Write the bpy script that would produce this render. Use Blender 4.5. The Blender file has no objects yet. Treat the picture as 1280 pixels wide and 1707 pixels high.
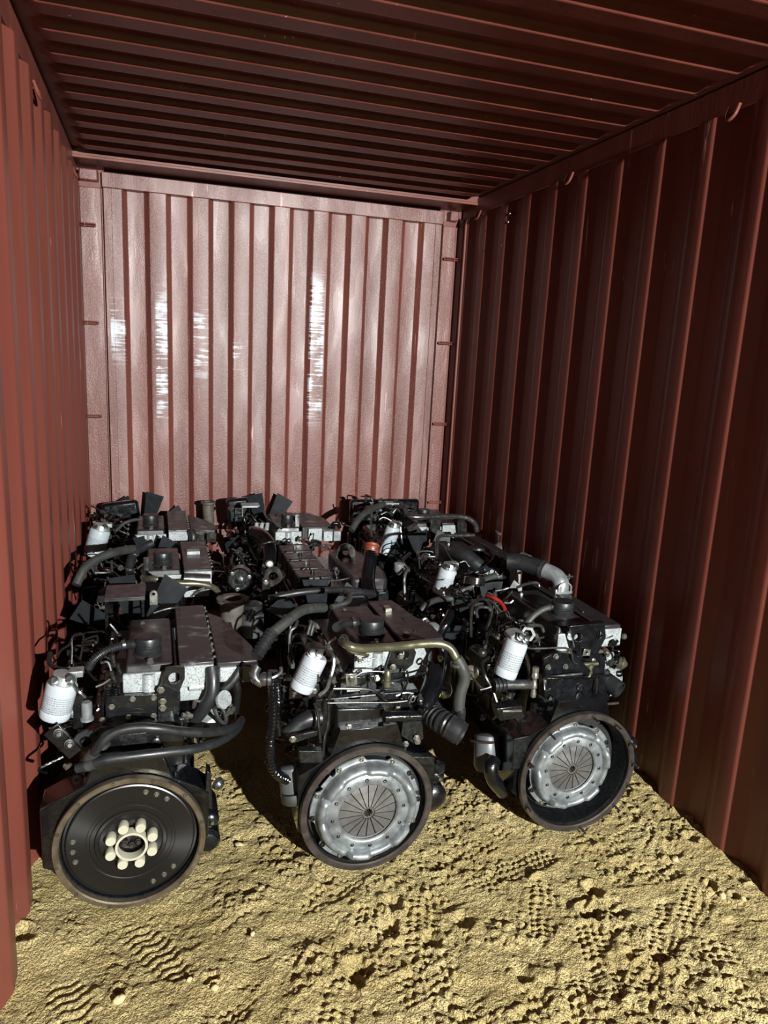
import bpy, math, random
import numpy as np
from mathutils import Vector, Matrix
from mathutils.geometry import tessellate_polygon

S = bpy.context.scene
COL = S.collection
random.seed(7)

# ------------------------------------------------------------------ camera
CX, CD, CZ = 0.3916, 4.7665, 1.7274
YAW, PITCH, ROLL, FPX = 0.30963, 0.20949, 0.0506, 1212.31
CAM = Vector((CX, -CD, CZ))
FW = Vector((math.sin(YAW)*math.cos(PITCH), math.cos(YAW)*math.cos(PITCH), -math.sin(PITCH)))
_r = Vector((math.cos(YAW), -math.sin(YAW), 0)); _u = _r.cross(FW)
RT = _r*math.cos(ROLL) + _u*math.sin(ROLL)
UP = -_r*math.sin(ROLL) + _u*math.cos(ROLL)
cd = bpy.data.cameras.new('camera'); cam = bpy.data.objects.new('camera', cd); COL.objects.link(cam)
m = Matrix((RT, UP, -FW)).transposed().to_4x4(); m.translation = CAM; cam.matrix_world = m
cd.sensor_fit = 'VERTICAL'; cd.sensor_height = 36.0; cd.lens = FPX/1707*36.0
cd.clip_start = 0.05; cd.clip_end = 60
S.camera = cam

# ------------------------------------------------------------------ world, lamp, exposure
w = bpy.data.worlds.new('night'); S.world = w; w.use_nodes = True
w.node_tree.nodes['Background'].inputs[0].default_value = (0.55, 0.62, 0.8, 1)
w.node_tree.nodes['Background'].inputs[1].default_value = 0.008
ld = bpy.data.lights.new('work_lamp', 'SPOT'); ld.energy = 5200; ld.color = (0.97, 1.0, 0.97)
ld.shadow_soft_size = 0.04; ld.spot_size = math.radians(75); ld.spot_blend = 0.5
lamp = bpy.data.objects.new('work_lamp', ld); COL.objects.link(lamp)
lamp.location = (2.20, -8.8, 2.57)
lamp.rotation_euler = (Vector((1.0, -1.5, 0.95))-lamp.location).to_track_quat('-Z', 'Y').to_euler()
vs = S.view_settings
vs.view_transform = 'Standard'; vs.look = 'None'; vs.gamma = 1; vs.use_curve_mapping = False
vs.exposure = 0.0

# ------------------------------------------------------------------ material helpers
def s2l(c):
    return tuple((v/255/12.92 if v/255 <= .04045 else ((v/255+.055)/1.055)**2.4) for v in c)

class NT:
    def __init__(s, name):
        s.m = bpy.data.materials.new(name); s.m.use_nodes = True
        s.t = s.m.node_tree; s.b = s.t.nodes['Principled BSDF']; s._c = None
    def n(s, kind, **kw):
        o = s.t.nodes.new(kind)
        for k, v in kw.items():
            if k.startswith('i_'): o.inputs[k[2:].replace('_', ' ')].default_value = v
            else: setattr(o, k, v)
        return o
    def l(s, a, b): s.t.links.new(a, b)
    def obj(s, scale=(1, 1, 1)):
        if not s._c: s._c = s.n('ShaderNodeTexCoord')
        mp = s.n('ShaderNodeMapping'); mp.inputs['Scale'].default_value = scale
        s.l(s._c.outputs['Object'], mp.inputs['Vector']); return mp.outputs[0]
    def noise(s, scale, detail=3, sc=(1, 1, 1), rough=.5):
        o = s.n('ShaderNodeTexNoise'); o.inputs['Scale'].default_value = scale
        o.inputs['Detail'].default_value = detail; o.inputs['Roughness'].default_value = rough
        s.l(s.obj(sc), o.inputs['Vector']); return o.outputs['Fac']
    def ramp(s, fac, stops):
        o = s.n('ShaderNodeValToRGB'); e = o.color_ramp.elements
        while len(e) < len(stops): e.new(0.5)
        for q, (p, c) in zip(e, stops):
            q.position = p; q.color = (c, c, c, 1) if not hasattr(c, '__len__') else (*c, 1)
        s.l(fac, o.inputs[0]); return o.outputs[0]
    def mix(s, fac, a, b):
        o = s.n('ShaderNodeMix', data_type='RGBA')
        for i, v in ((0, fac), (6, a), (7, b)):
            if isinstance(v, (int, float)): o.inputs[i].default_value = v
            elif hasattr(v, '__len__'): o.inputs[i].default_value = (*v, 1)
            else: s.l(v, o.inputs[i])
        return o.outputs[2]
    def math(s, op, a, b=0.0):
        o = s.n('ShaderNodeMath', operation=op)
        for i, v in enumerate((a, b)):
            if isinstance(v, (int, float)): o.inputs[i].default_value = v
            else: s.l(v, o.inputs[i])
        return o.outputs[0]
    def set(s, **kw):
        names = dict(col='Base Color', rough='Roughness', metal='Metallic', coat='Coat Weight', coatr='Coat Roughness', spec='Specular IOR Level', sheen='Sheen Weight')
        for k, v in kw.items():
            i = s.b.inputs[names[k]]
            if isinstance(v, (int, float)): i.default_value = v
            elif hasattr(v, '__len__'): i.default_value = (*v, 1)
            else: s.l(v, i)
        return s
    def bump(s, h, strength=.3, dist=.002):
        o = s.n('ShaderNodeBump'); o.inputs['Strength'].default_value = strength
        o.inputs['Distance'].default_value = dist
        s.l(h, o.inputs['Height'])
        s.l(o.outputs[0], s.b.inputs['Normal']); return s

def metal_mat(name, rgb, rough, metal=0., var=.25, bump=.2, scale=60, coat=0., rv=.12, spec=.5):
    t = NT(name); c = tuple(v*.85 for v in s2l(rgb))
    n1 = t.noise(scale*.35, 4)
    t.set(col=t.mix(t.ramp(n1, [(.3, 0.), (.7, 1.)]), tuple(v*(1-var) for v in c), tuple(min(1, v*(1+var)) for v in c)),
          metal=metal, coat=coat, spec=spec)
    t.set(rough=t.ramp(t.noise(scale*.6, 3), [(.3, max(0.03, rough-rv)), (.7, min(1, rough+rv))]))
    if bump: t.bump(t.noise(scale*4, 3), bump, .0008)
    return t.m

M = {}
M['black'] = metal_mat('black_engine_paint', (13, 15, 18), .24, 0, .5, .7, 90, .3, .1)
M['gloss'] = metal_mat('wet_black_paint', (9, 11, 14), .14, 0, .5, 1.0, 60, .6, .07)
M['casting'] = metal_mat('rough_black_casting', (15, 17, 19), .3, 0, .3, 1.0, 130, .15)
M['plastic'] = metal_mat('dark_plastic_cover', (40, 37, 39), .38, 0, .12, .15, 40)
def discmat():
    t = NT('turned_dark_steel'); t.set(col=s2l((58, 57, 57)), metal=.85, rough=.33)
    t.b.inputs['Anisotropic'].default_value = .8
    g = t.n('ShaderNodeTangent', direction_type='RADIAL', axis='Y'); t.l(g.outputs[0], t.b.inputs['Tangent']); return t.m
M['turned'] = discmat()
M['disc'] = metal_mat('machined_dark_steel', (52, 51, 51), .36, .75, .15, .06, 30, 0, .06)
M['rim'] = metal_mat('bare_rusty_steel', (122, 110, 92), .42, .8, .35, .3, 50)
M['rimbrown'] = metal_mat('brown_bare_casting', (64, 57, 52), .5, .5, .35, .4, 60)
M['clutch'] = metal_mat('grey_pressed_steel', (138, 143, 145), .42, .6, .38, .4, 70, 0, .12)
M['finger'] = metal_mat('grey_spring_steel', (112, 110, 108), .42, .6, .2, .1, 40)
M['zinc'] = metal_mat('zinc_bolt_steel', (146, 144, 134), .3, .8, .2, .2, 80)
M['chrome'] = metal_mat('bright_steel_pipe', (128, 130, 130), .26, .9, .15, .1, 60)
M['pipe'] = metal_mat('dark_steel_pipe', (62, 60, 57), .3, .8, .3, .2, 60)
M['olive'] = metal_mat('yellow_zinc_pipe', (130, 127, 104), .3, .8, .15, .1, 40)
M['rubber'] = metal_mat('black_rubber', (30, 31, 33), .42, 0, .25, .2, 60)
M['hosegrey'] = metal_mat('dusty_grey_rubber', (50, 51, 48), .55, 0, .25, .35, 70)
M['cream'] = metal_mat('cream_plastic', (172, 168, 148), .42, 0, .06, .08, 40)
M['orange'] = metal_mat('orange_silicone', (128, 58, 34), .45, 0, .15, .1, 40)
M['red'] = metal_mat('red_rubber', (140, 32, 24), .4, 0, .1, .05, 40)
M['yellow'] = metal_mat('yellow_tape', (165, 180, 45), .5, 0, .1, .05, 40)
M['fan'] = metal_mat('grey_black_fan_plastic', (36, 40, 43), .4, 0, .15, .1, 40)
M['funnel'] = metal_mat('dusty_cast_iron', (96, 90, 82), .6, .3, .3, .5, 60)
M['jar'] = metal_mat('smoky_grey_canister', (78, 80, 82), .4, 0, .2, .1, 30)
M['dark'] = metal_mat('dark_hole', (8, 8, 9), .7, 0, .1, 0, 40)

def alu():
    t = NT('dusty_cast_aluminium')
    sp = t.ramp(t.noise(170, 2), [(.34, .25), (.50, 1.)])
    big = t.ramp(t.noise(14, 4), [(.35, .55), (.65, 1.)])
    f = t.math('MULTIPLY', sp, big)
    t.set(col=t.mix(f, s2l((96, 101, 103)), s2l((166, 171, 172))), metal=.25, rough=.45)
    t.bump(t.noise(260, 2), .5, .001); return t.m
M['alu'] = alu()

def alus():
    t = NT('smooth_cast_aluminium')
    t.set(col=t.mix(t.ramp(t.noise(20, 4), [(.35, 0.), (.65, 1.)]), s2l((118, 122, 124)), s2l((158, 162, 163))), metal=.5, rough=.38)
    t.bump(t.noise(220, 2), .35, .001); return t.m
M['alus'] = alus()

def dusty():
    t = NT('dust_smeared_black_cover')
    n = t.noise(9, 5, (1, 1.6, 1), .65)
    f = t.ramp(n, [(.53, 0.), (.62, .8)])
    w_ = t.ramp(t.noise(70, 4, (.5, 2.5, 1)), [(.42, .1), (.58, 1.)])
    t.set(col=t.mix(t.math('MULTIPLY', f, w_), s2l((42, 38, 40)), s2l((122, 124, 130))), rough=.42)
    t.bump(t.noise(200, 2), .2, .0008); return t.m
M['dusty'] = dusty()

def filt(name, base, ink, rows=True):
    t = NT(name)
    tc = t.n('ShaderNodeTexCoord'); sx = t.n('ShaderNodeSeparateXYZ'); t.l(tc.outputs['UV'], sx.inputs[0])
    u, v = sx.outputs[0], sx.outputs[1]
    row = t.math('FRACT', t.math('MULTIPLY', v, 17.0))
    rm = t.math('MULTIPLY', t.math('GREATER_THAN', row, .3), t.math('LESS_THAN', row, .75))
    cb = t.n('ShaderNodeCombineXYZ'); t.l(t.math('MULTIPLY', u, 95.0), cb.inputs[0]); t.l(t.math('FLOOR', t.math('MULTIPLY', v, 17.0)), cb.inputs[1])
    wn = t.n('ShaderNodeTexNoise'); wn.inputs['Scale'].default_value = 1.0; wn.inputs['Detail'].default_value = 1
    t.l(cb.outputs[0], wn.inputs['Vector'])
    g = t.math('GREATER_THAN', wn.outputs['Fac'], .5)
    band = t.math('MULTIPLY', t.math('GREATER_THAN', v, .3), t.math('LESS_THAN', v, .78))
    f = t.math('MULTIPLY', t.math('MULTIPLY', rm, g), t.math('MULTIPLY', band, .75))
    t.set(col=t.mix(f, s2l(base), s2l(ink)), rough=.32, coat=.3); return t.m
M['filter'] = filt('white_filter_with_print', (160, 166, 172), (44, 50, 62))
M['filterb'] = filt('white_filter_with_blue_print', (162, 172, 178), (30, 82, 140))

def wallpaint(name, back=False):
    t = NT(name)
    ceil_ = 0
    base = t.mix(t.ramp(t.noise(1.2, 4, (6, 6, .5)), [(.3, 0.), (.7, 1.)]), s2l((93, 46, 38)), s2l((110, 58, 48)))
    # chipped, chalky vertical scratches
    sc = t.ramp(t.noise(3.0, 3, (14, 14, 1.0), .6), [(.67, 0.), (.70, .9)])
    bl = t.ramp(t.noise(2.0, 2), [(.5, 0.), (.62, 1.)])
    f = t.math('MULTIPLY', sc, bl)
    col = t.mix(f, base, s2l((190, 150, 140)))
    if back:
        gx = t.n('ShaderNodeSeparateXYZ'); t.l(t.obj(), gx.inputs[0])
        X, Z = gx.outputs[0], gx.outputs[2]
        def band(s_, a, b, soft):
            lo = t.n('ShaderNodeMapRange', interpolation_type='SMOOTHSTEP'); t.l(s_, lo.inputs[0]); lo.inputs[1].default_value = a; lo.inputs[2].default_value = a+soft
            hi = t.n('ShaderNodeMapRange', interpolation_type='SMOOTHSTEP'); t.l(s_, hi.inputs[0]); hi.inputs[1].default_value = b; hi.inputs[2].default_value = b-soft
            return t.math('MULTIPLY', lo.outputs[0], hi.outputs[0])
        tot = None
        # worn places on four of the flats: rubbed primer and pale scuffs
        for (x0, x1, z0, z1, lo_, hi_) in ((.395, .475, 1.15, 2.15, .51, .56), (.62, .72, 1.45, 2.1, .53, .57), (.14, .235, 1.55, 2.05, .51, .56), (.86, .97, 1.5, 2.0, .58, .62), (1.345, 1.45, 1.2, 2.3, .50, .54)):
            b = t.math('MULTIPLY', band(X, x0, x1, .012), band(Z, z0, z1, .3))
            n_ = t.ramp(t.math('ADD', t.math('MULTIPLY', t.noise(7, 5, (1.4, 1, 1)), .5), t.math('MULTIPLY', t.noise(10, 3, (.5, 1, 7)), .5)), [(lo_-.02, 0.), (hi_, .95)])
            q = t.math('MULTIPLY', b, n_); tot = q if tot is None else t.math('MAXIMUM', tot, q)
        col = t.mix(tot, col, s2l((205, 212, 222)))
    t.set(col=col, spec=.5)
    if back:
        t.set(rough=t.ramp(t.noise(5, 3, (2, 1, .4)), [(.3, .38), (.7, .52)]), coat=.62, coatr=.42)
        fine = t.math('ADD', t.math('MULTIPLY', t.noise(110, 2, (1, 1, .12)), .7), t.noise(170, 2, (1, 1, .6)))
        mask = t.ramp(t.noise(2.5, 2, (2.5, 1, .7)), [(.4, .15), (.55, 1.)])
        t.bump(t.math('MULTIPLY', fine, mask), 1.0, .0055)
    else:
        t.set(rough=.42, spec=.4); t.bump(t.noise(60, 3, (1, 1, .3)), .2, .0015)
    return t.m
M['wall'] = wallpaint('red_brown_container_paint')
M['backwall'] = wallpaint('red_brown_wet_container_paint', True)

def sandmat():
    t = NT('yellow_sand')
    a = t.mix(t.ramp(t.noise(5, 5), [(.3, 0.), (.7, 1.)]), s2l((172, 152, 102)), s2l((200, 182, 132)))
    g = t.ramp(t.noise(190, 3), [(.34, 0.), (.6, 1.)])
    t.set(col=t.mix(g, tuple(v*.55 for v in s2l((168, 148, 100))), a), rough=.95, spec=.1)
    t.bump(t.math('ADD', t.noise(230, 2), t.math('MULTIPLY', t.noise(110, 3), 1.3)), 1.0, .009); return t.m
M['sand'] = sandmat()

# ------------------------------------------------------------------ mesh builder
def frame(ax):
    ax = Vector(ax).normalized()
    u = ax.orthogonal().normalized() if abs(ax.z) > .999 else ax.cross(Vector((0, 0, 1))).normalized()
    return u, ax.cross(u).normalized(), ax

def spline(pts, n=6):
    P = [Vector(p) for p in pts]
    if len(P) < 3: return P
    out = []
    Q = [P[0]*2-P[1]] + P + [P[-1]*2-P[-2]]
    for i in range(1, len(Q)-2):
        for k in range(n):
            t = k/n; a, b, c, d = Q[i-1:i+3]
            out.append(.5*((2*b)+(c-a)*t+(2*a-5*b+4*c-d)*t*t+(3*b-a-3*c+d)*t**3))
    out.append(P[-1]); return out

class MB:
    def __init__(s): s.v = []; s.f = []; s.uv = None
    def add(s, vs_, fs):
        o = len(s.v); s.v += [tuple(v) for v in vs_]; s.f += [tuple(i+o for i in f) for f in fs]; return s
    def box(s, a, b, rot=None, taper=0):
        (x0, y0, z0), (x1, y1, z1) = a, b
        c = Vector(((x0+x1)/2, (y0+y1)/2, (z0+z1)/2))
        vs_ = [Vector((x, y, z)) for z in (z0, z1) for y in (y0, y1) for x in (x0, x1)]
        if taper:
            for v in vs_[4:]:
                v.x = c.x+(v.x-c.x)*(1-taper); v.y = c.y+(v.y-c.y)*(1-taper)
        if rot:
            R = Matrix.Rotation(rot[2], 3, 'Z') @ Matrix.Rotation(rot[1], 3, 'Y') @ Matrix.Rotation(rot[0], 3, 'X')
            vs_ = [c+R@(v-c) for v in vs_]
        return s.add(vs_, [(0, 2, 3, 1), (4, 5, 7, 6), (0, 1, 5, 4), (2, 6, 7, 3), (0, 4, 6, 2), (1, 3, 7, 5)])
    def lathe(s, org, ax, prof, seg=20, caps=True):
        """prof: list of (radius, distance along axis)"""
        u, v, a = frame(ax); org = Vector(org); vs_ = []; fs = []
        for r, h in prof:
            for k in range(seg):
                t = 2*math.pi*k/seg; vs_.append(org+a*h+(u*math.cos(t)+v*math.sin(t))*r)
        n = len(prof)
        for i in range(n-1):
            for k in range(seg):
                k2 = (k+1) % seg; fs.append((i*seg+k, i*seg+k2, (i+1)*seg+k2, (i+1)*seg+k))
        if caps:
            fs.append(tuple(reversed(range(seg)))); fs.append(tuple(range((n-1)*seg, n*seg)))
        return s.add(vs_, fs)
    def ring(s, org, ax, prof, seg=48):
        """closed profile, no caps"""
        return s.lathe(org, ax, list(prof)+[prof[0]], seg, False)
    def cyl(s, p0, p1, r0, r1=None, seg=14):
        p0 = Vector(p0); p1 = Vector(p1); r1 = r0 if r1 is None else r1
        return s.lathe(p0, p1-p0, [(r0, 0), (r1, (p1-p0).length)], seg)
    def tube(s, pts, r, seg=10, n=6, rib=0., ribn=0):
        P = spline(pts, n)
        if ribn:
            L = [0]
            for a, b in zip(P, P[1:]): L.append(L[-1]+(b-a).length)
            tot = L[-1]; k = int(tot/ribn)*4+1; Q = []; j = 0
            for i in range(k):
                d = tot*i/(k-1)
                while j < len(L)-2 and L[j+1] < d: j += 1
                t = (d-L[j])/max(1e-9, L[j+1]-L[j]); Q.append(P[j].lerp(P[j+1], min(1, t)))
            P = Q
        vs_ = []; fs = []; u = None
        for i, p in enumerate(P):
            tan = (P[min(i+1, len(P)-1)]-P[max(i-1, 0)]).normalized()
            if u is None: u = frame(tan)[0]
            u = (u-tan*u.dot(tan)).normalized(); v = tan.cross(u)
            rr = r if not isinstance(r, (tuple, list)) else r[0]+(r[1]-r[0])*i/(len(P)-1)
            if ribn: rr *= (1+rib if (i//2) % 2 == 0 else 1-rib)
            for k in range(seg):
                t = 2*math.pi*k/seg; vs_.append(p+(u*math.cos(t)+v*math.sin(t))*rr)
        for i in range(len(P)-1):
            for k in range(seg):
                k2 = (k+1) % seg; fs.append((i*seg+k, i*seg+k2, (i+1)*seg+k2, (i+1)*seg+k))
        fs.append(tuple(reversed(range(seg)))); fs.append(tuple(range((len(P)-1)*seg, len(P)*seg)))
        return s.add(vs_, fs)
    def prism(s, poly, d0, d1, axis='y', holes=()):
        """poly in (x,z) for axis y, (x,y) for axis z, (y,z) for axis x"""
        def mk(p, d):
            return {'y': (p[0], d, p[1]), 'z': (p[0], p[1], d), 'x': (d, p[0], p[1])}[axis]
        rings = [list(poly)]+[list(h) for h in holes]
        flat = [p for r_ in rings for p in r_]; n = len(flat)
        tris = tessellate_polygon([[Vector((p[0], p[1], 0)) for p in r_] for r_ in rings]) if (holes or len(poly) > 4) else [tuple(range(len(poly)))]
        vs_ = [mk(p, d0) for p in flat]+[mk(p, d1) for p in flat]
        fs = [tuple(t) for t in tris]+[tuple(i+n for i in reversed(t)) for t in tris]
        o = 0
        for r_ in rings:
            k = len(r_)
            for i in range(k):
                j = (i+1) % k; fs.append((o+i, o+i+n, o+j+n, o+j))
            o += k
        return s.add(vs_, fs)
    def bolt(s, p, ax, r=.008, h=.007):
        s.lathe(p, ax, [(r*1.35, 0), (r*1.35, h*.25), (r, h*.26), (r, h), (r*.8, h*1.15)], 6); return s

NM = {}
def build(name, mb, mat, parent=None, bevel=0., smooth=35, kind=None, label=None, cat=None, group=None, origin=None):
    me = bpy.data.meshes.new(name)
    vv = mb.v
    if origin is not None: vv = [(v[0]-origin[0], v[1]-origin[1], v[2]-origin[2]) for v in vv]
    me.from_pydata(vv, [], mb.f); me.validate()
    import bmesh
    b = bmesh.new(); b.from_mesh(me); bmesh.ops.recalc_face_normals(b, faces=b.faces); b.to_mesh(me); b.free()
    me.materials.append(M[mat] if isinstance(mat, str) else mat)
    me.shade_smooth(); me.set_sharp_from_angle(angle=math.radians(smooth))
    o = bpy.data.objects.new(name, me); COL.objects.link(o)
    if parent: o.parent = parent
    if origin is not None: o.location = origin
    if bevel:
        md = o.modifiers.new('bevel', 'BEVEL'); md.width = bevel; md.segments = 2; md.limit_method = 'ANGLE'; md.angle_limit = math.radians(40)
    for k, v in (('kind', kind), ('label', label), ('category', cat), ('group', group)):
        if v: o[k] = v
    return o

def circ(cx, cz, r, n=16, a0=0.):
    return [(cx+r*math.cos(a0+2*math.pi*k/n), cz+r*math.sin(a0+2*math.pi*k/n)) for k in range(n)]

def ray(px, py): return FW+RT*((px-640)/FPX)-UP*((py-853.5)/FPX)
def at(px, py, Y):
    """the real point, at depth Y in the container, that the photo shows at this pixel"""
    d = ray(px, py); return CAM+d*((Y-CAM.y)/d.y)

# ================================================================== SETTING
W, HT, PER, Y0 = 2.35, 2.638, .2798, -.1243
YN = -5.0                                     # door end, behind the camera

def side_profile():
    pts = [(0.04, -.0)]; k = 0
    pts = []; y = Y0+.072
    pts.append((0.0, y+.0)); 
    while y > YN:
        a = y-.072                              # near end of inner flat
        pts += [(0.0, a), (.034, a-.062), (.034, a-.140), (0.0, a-.206)]
        y = a-.206
    return pts
prof = side_profile()
def rounded(pts, r=.008):
    out = [pts[0]]
    for i in range(1, len(pts)-1):
        p = Vector((*pts[i],)); a = Vector((*pts[i-1],)); b = Vector((*pts[i+1],))
        pa = p+(a-p).normalized()*r; pb = p+(b-p).normalized()*r
        for t in (0, .33, .67, 1):
            q = pa*(1-t)**2+p*2*t*(1-t)+pb*t*t; out.append((q.x, q.y))
    out.append(pts[-1]); return out
prof = rounded(prof)
def wall(name, xin, sgn):
    mb = MB(); n = len(prof)
    zs = [-.06, 0.4, 1.2, 2.0, HT]
    for layer in (0, .004):
        o = len(mb.v)
        for z in zs:
            mb.v += [(xin+sgn*(d+layer), y, z) for d, y in prof]
        for j in range(len(zs)-1):
            for i in range(n-1):
                a = o+j*n+i; mb.f.append((a, a+1, a+1+n, a+n))
    return build(name, mb, 'wall', kind='structure', smooth=50)
wall('wall_left', 0.0, -1)
wall('wall_right', W, 1)

# back wall: corrugated sheet
xs = []
x = .2455
edges_px = [207, 245, 280, 317, 352, 385, 419, 454, 486, 520, 553, 583, 614, 646, 674, 704]
ex = [at(e, 322+(e-207)*.12, 0).x for e in edges_px]
pw = (ex[-1]-ex[0])/15
bp = [(.125, .0)]
for i in range(16):
    c = ex[0]+pw*i; a, b = (0.0, .042) if i % 2 == 0 else (.042, 0.0)
    bp += [(c-.013, a), (c+.013, b)]
bp.append((2.215, 0.0))
bp = rounded(bp, .005)
mb = MB(); n = len(bp); zs = [-.06, .7, 1.3, 1.9, 2.603]
for layer in (0, .004):
    o = len(mb.v)
    for z in zs: mb.v += [(x, y+layer, z) for x, y in bp]
    for j in range(len(zs)-1):
        for i in range(n-1):
            a = o+j*n+i; mb.f.append((a, a+1, a+1+n, a+n))
bw = build('wall_back', mb, 'backwall', kind='structure', smooth=50)
# vertical lap strips on the sheet
build('lap_strip', MB().box((.125, -.006, -.05), (.170, 0.0005, 2.60)), 'backwall', bw, bevel=.002)
build('lap_strip', MB().box((2.172, -.006, -.05), (2.215, 0.0005, 2.60)), 'backwall', bw, bevel=.002)
tr = build('trim_1', MB().box((.118, -.012, 2.600), (2.222, .05, 2.684)), 'backwall', kind='structure', bevel=.004)
# header beam underside with its lip, above the end wall
build('trim_2', MB().box((-.02, -.225, 2.700), (2.37, .05, 2.76)).box((-.02, -.235, 2.696), (2.37, -.220, 2.712)), 'wall', kind='structure', bevel=.003)
# corner posts, corner blocks and lashing bars
def post(n, x0, x1, s):
    o = build('trim_%d' % n, MB().box((x0, -.004, -.05), (x1, .06, 2.595)), 'backwall', kind='structure', bevel=.004)
    build('corner_block', MB().box((x0+(.004 if s > 0 else .03), -.05, 2.622), (x1-(.012 if s > 0 else .004), .06, 2.686)), 'backwall', o, bevel=.008)
    build('post_cap', MB().box((x0, -.002, 2.594), (x1, .06, 2.624)), 'wall', o, bevel=.001)
    for z in (2.387, 1.841, 1.292, .735):
        b = MB()
        xe = x0+.082 if s > 0 else x0+.012
        xs_ = x0-.01 if s > 0 else x1+.015
        b.tube([(xs_, -.028, z+.006), (xe-.008*s, -.028, z+.006), (xe, -.028, z), (xe-.008*s, -.028, z-.006), (xs_, -.028, z-.006)], .0042, 8, 4)
        build('lashing_bar', b, 'wall', o)
post(3, -.004, .113, 1)
post(4, 2.226, 2.318, -1)
# side rails under the roof
build('trim_5', MB().box((-.055, YN, HT), (-.012, -.0, 2.74)), 'wall', kind='structure', bevel=.004)
build('trim_6', MB().box((W+.012, YN, HT), (W+.055, -.0, 2.74)), 'wall', kind='structure', bevel=.004)
# gaps closed at the far corners (edge strips of the end frame)
build('trim_7', MB().box((-.05, -.06, -.05), (-.006, .06, HT)).box((-.05, .03, -.05), (.13, .06, 2.7)), 'wall', kind='structure', bevel=.003)
build('trim_8', MB().box((W-.004, -.06, -.05), (W+.05, .06, HT)).box((2.21, .03, -.05), (W+.05, .06, 2.7)), 'wall', kind='structure', bevel=.003)
# rust red vertical angle beside right post
build('trim_9', MB().box((W-.012, -.11, -.05), (W+.01, -.098, HT)), 'wall', kind='structure', bevel=.003)
# door frame behind the camera: header and posts that the lamp shines past
build('door_1', MB().box((-.06, YN-.12, 2.715), (W+.06, YN, 2.79)).box((-.08, YN-.12, -.06), (.012, YN, 2.73)).box((2.342, YN-.12, -.06), (W+.08, YN, 2.73)), 'wall', kind='structure', bevel=.004)
# lashing rings on the rails
def lash_ring(o, x, y, z, s):
    b = MB(); b.tube([(x, y-.025, z+.03), (x-s*.012, y-.022, z-.005), (x-s*.018, y, z-.02), (x-s*.012, y+.022, z-.005), (x, y+.025, z+.03)], .006, 8, 5)
    build('lashing_ring', b, 'wall', o)
for y in (-.3, -1.63, -2.8): lash_ring(bpy.data.objects['trim_5'], -.006, y, 2.60, -1)
for y in (-.3, -1.37, -2.45): lash_ring(bpy.data.objects['trim_6'], W-.004, y, 2.62, 1)
# rivet heads on the right wall
for (px, py) in ((849, 356), (846, 370), (836, 409)):
    p = at(px, py, -.52); q = Vector((W-.002, p.y+(W-p.x)*0, p.z))
    d = ray(px, py); q = CAM+d*((W-CAM.x)/d.x)
    build('rivet_head', MB().lathe((q.x+.006, q.y, q.z), (-1, 0, 0), [(.009, 0), (.008, .006), (.004, .009)], 12), 'zinc', bpy.data.objects['wall_right'])

# roof: transverse corrugations ending rounded before the rails
rp = []
yy = -.20
ph = -1.46
ks = range(-6, 18)
for k in sorted(ks):
    y = ph-.2105*k
    if y > -.24 or y < YN+.1: continue
    rp.append(y)
nx = 40
mb = MB(); rows = []
ys = []
prof_r = []
def rz(y, x):
    # low ribs: z=2.722 between y_k..y_k+.09 ; high 2.744
    d = ((y-ph) % .2105)
    if d < .085: h = 0.
    elif d < .125: h = (d-.085)/.04
    elif d < .192: h = 1.
    else: h = 1-(d-.192)/.0185
    h = max(0, min(1, h))
    e = min(x-.0, W-x); fade = max(0., min(1., (e-.015)/.05)); fade = fade*fade*(3-2*fade)
    return 2.722+.026*(1-fade*(1-h))
yl = []
y = -.02
while y > YN:
    yl.append(y); y -= .006
xl_ = [-.05, -.02, 0, .015, .025, .035, .045, .055, .065, .08]+[.08+(W-.16)*i/8 for i in range(1, 8)]+[W-.08, W-.065, W-.055, W-.045, W-.035, W-.025, W-.015, W, W+.02, W+.05]
for y in yl: mb.v += [(x, y, rz(y, x)) for x in xl_]
nX = len(xl_)
for j in range(len(yl)-1):
    for i in range(nX-1):
        a = j*nX+i; mb.f.append((a, a+1, a+1+nX, a+nX))
build('ceiling', mb, 'wall', kind='structure', smooth=60)

# ------------------------------------------------------------------ sand floor
def vnoise(X, Y, s, seed):
    r = np.random.default_rng(seed); G = r.random((256, 256))
    x = X/s; y = Y/s; xi = np.floor(x).astype(int); yi = np.floor(y).astype(int)
    fx = x-xi; fy = y-yi; fx = fx*fx*fx*(fx*(fx*6-15)+10); fy = fy*fy*fy*(fy*(fy*6-15)+10)
    g = lambda a, b: G[a % 256, b % 256]
    return (g(xi, yi)*(1-fx)+g(xi+1, yi)*fx)*(1-fy)+(g(xi, yi+1)*(1-fx)+g(xi+1, yi+1)*fx)*fy - .5
def sst(a, b, v):
    t = np.clip((v-a)/(b-a), 0, 1); return t*t*(3-2*t)
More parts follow.
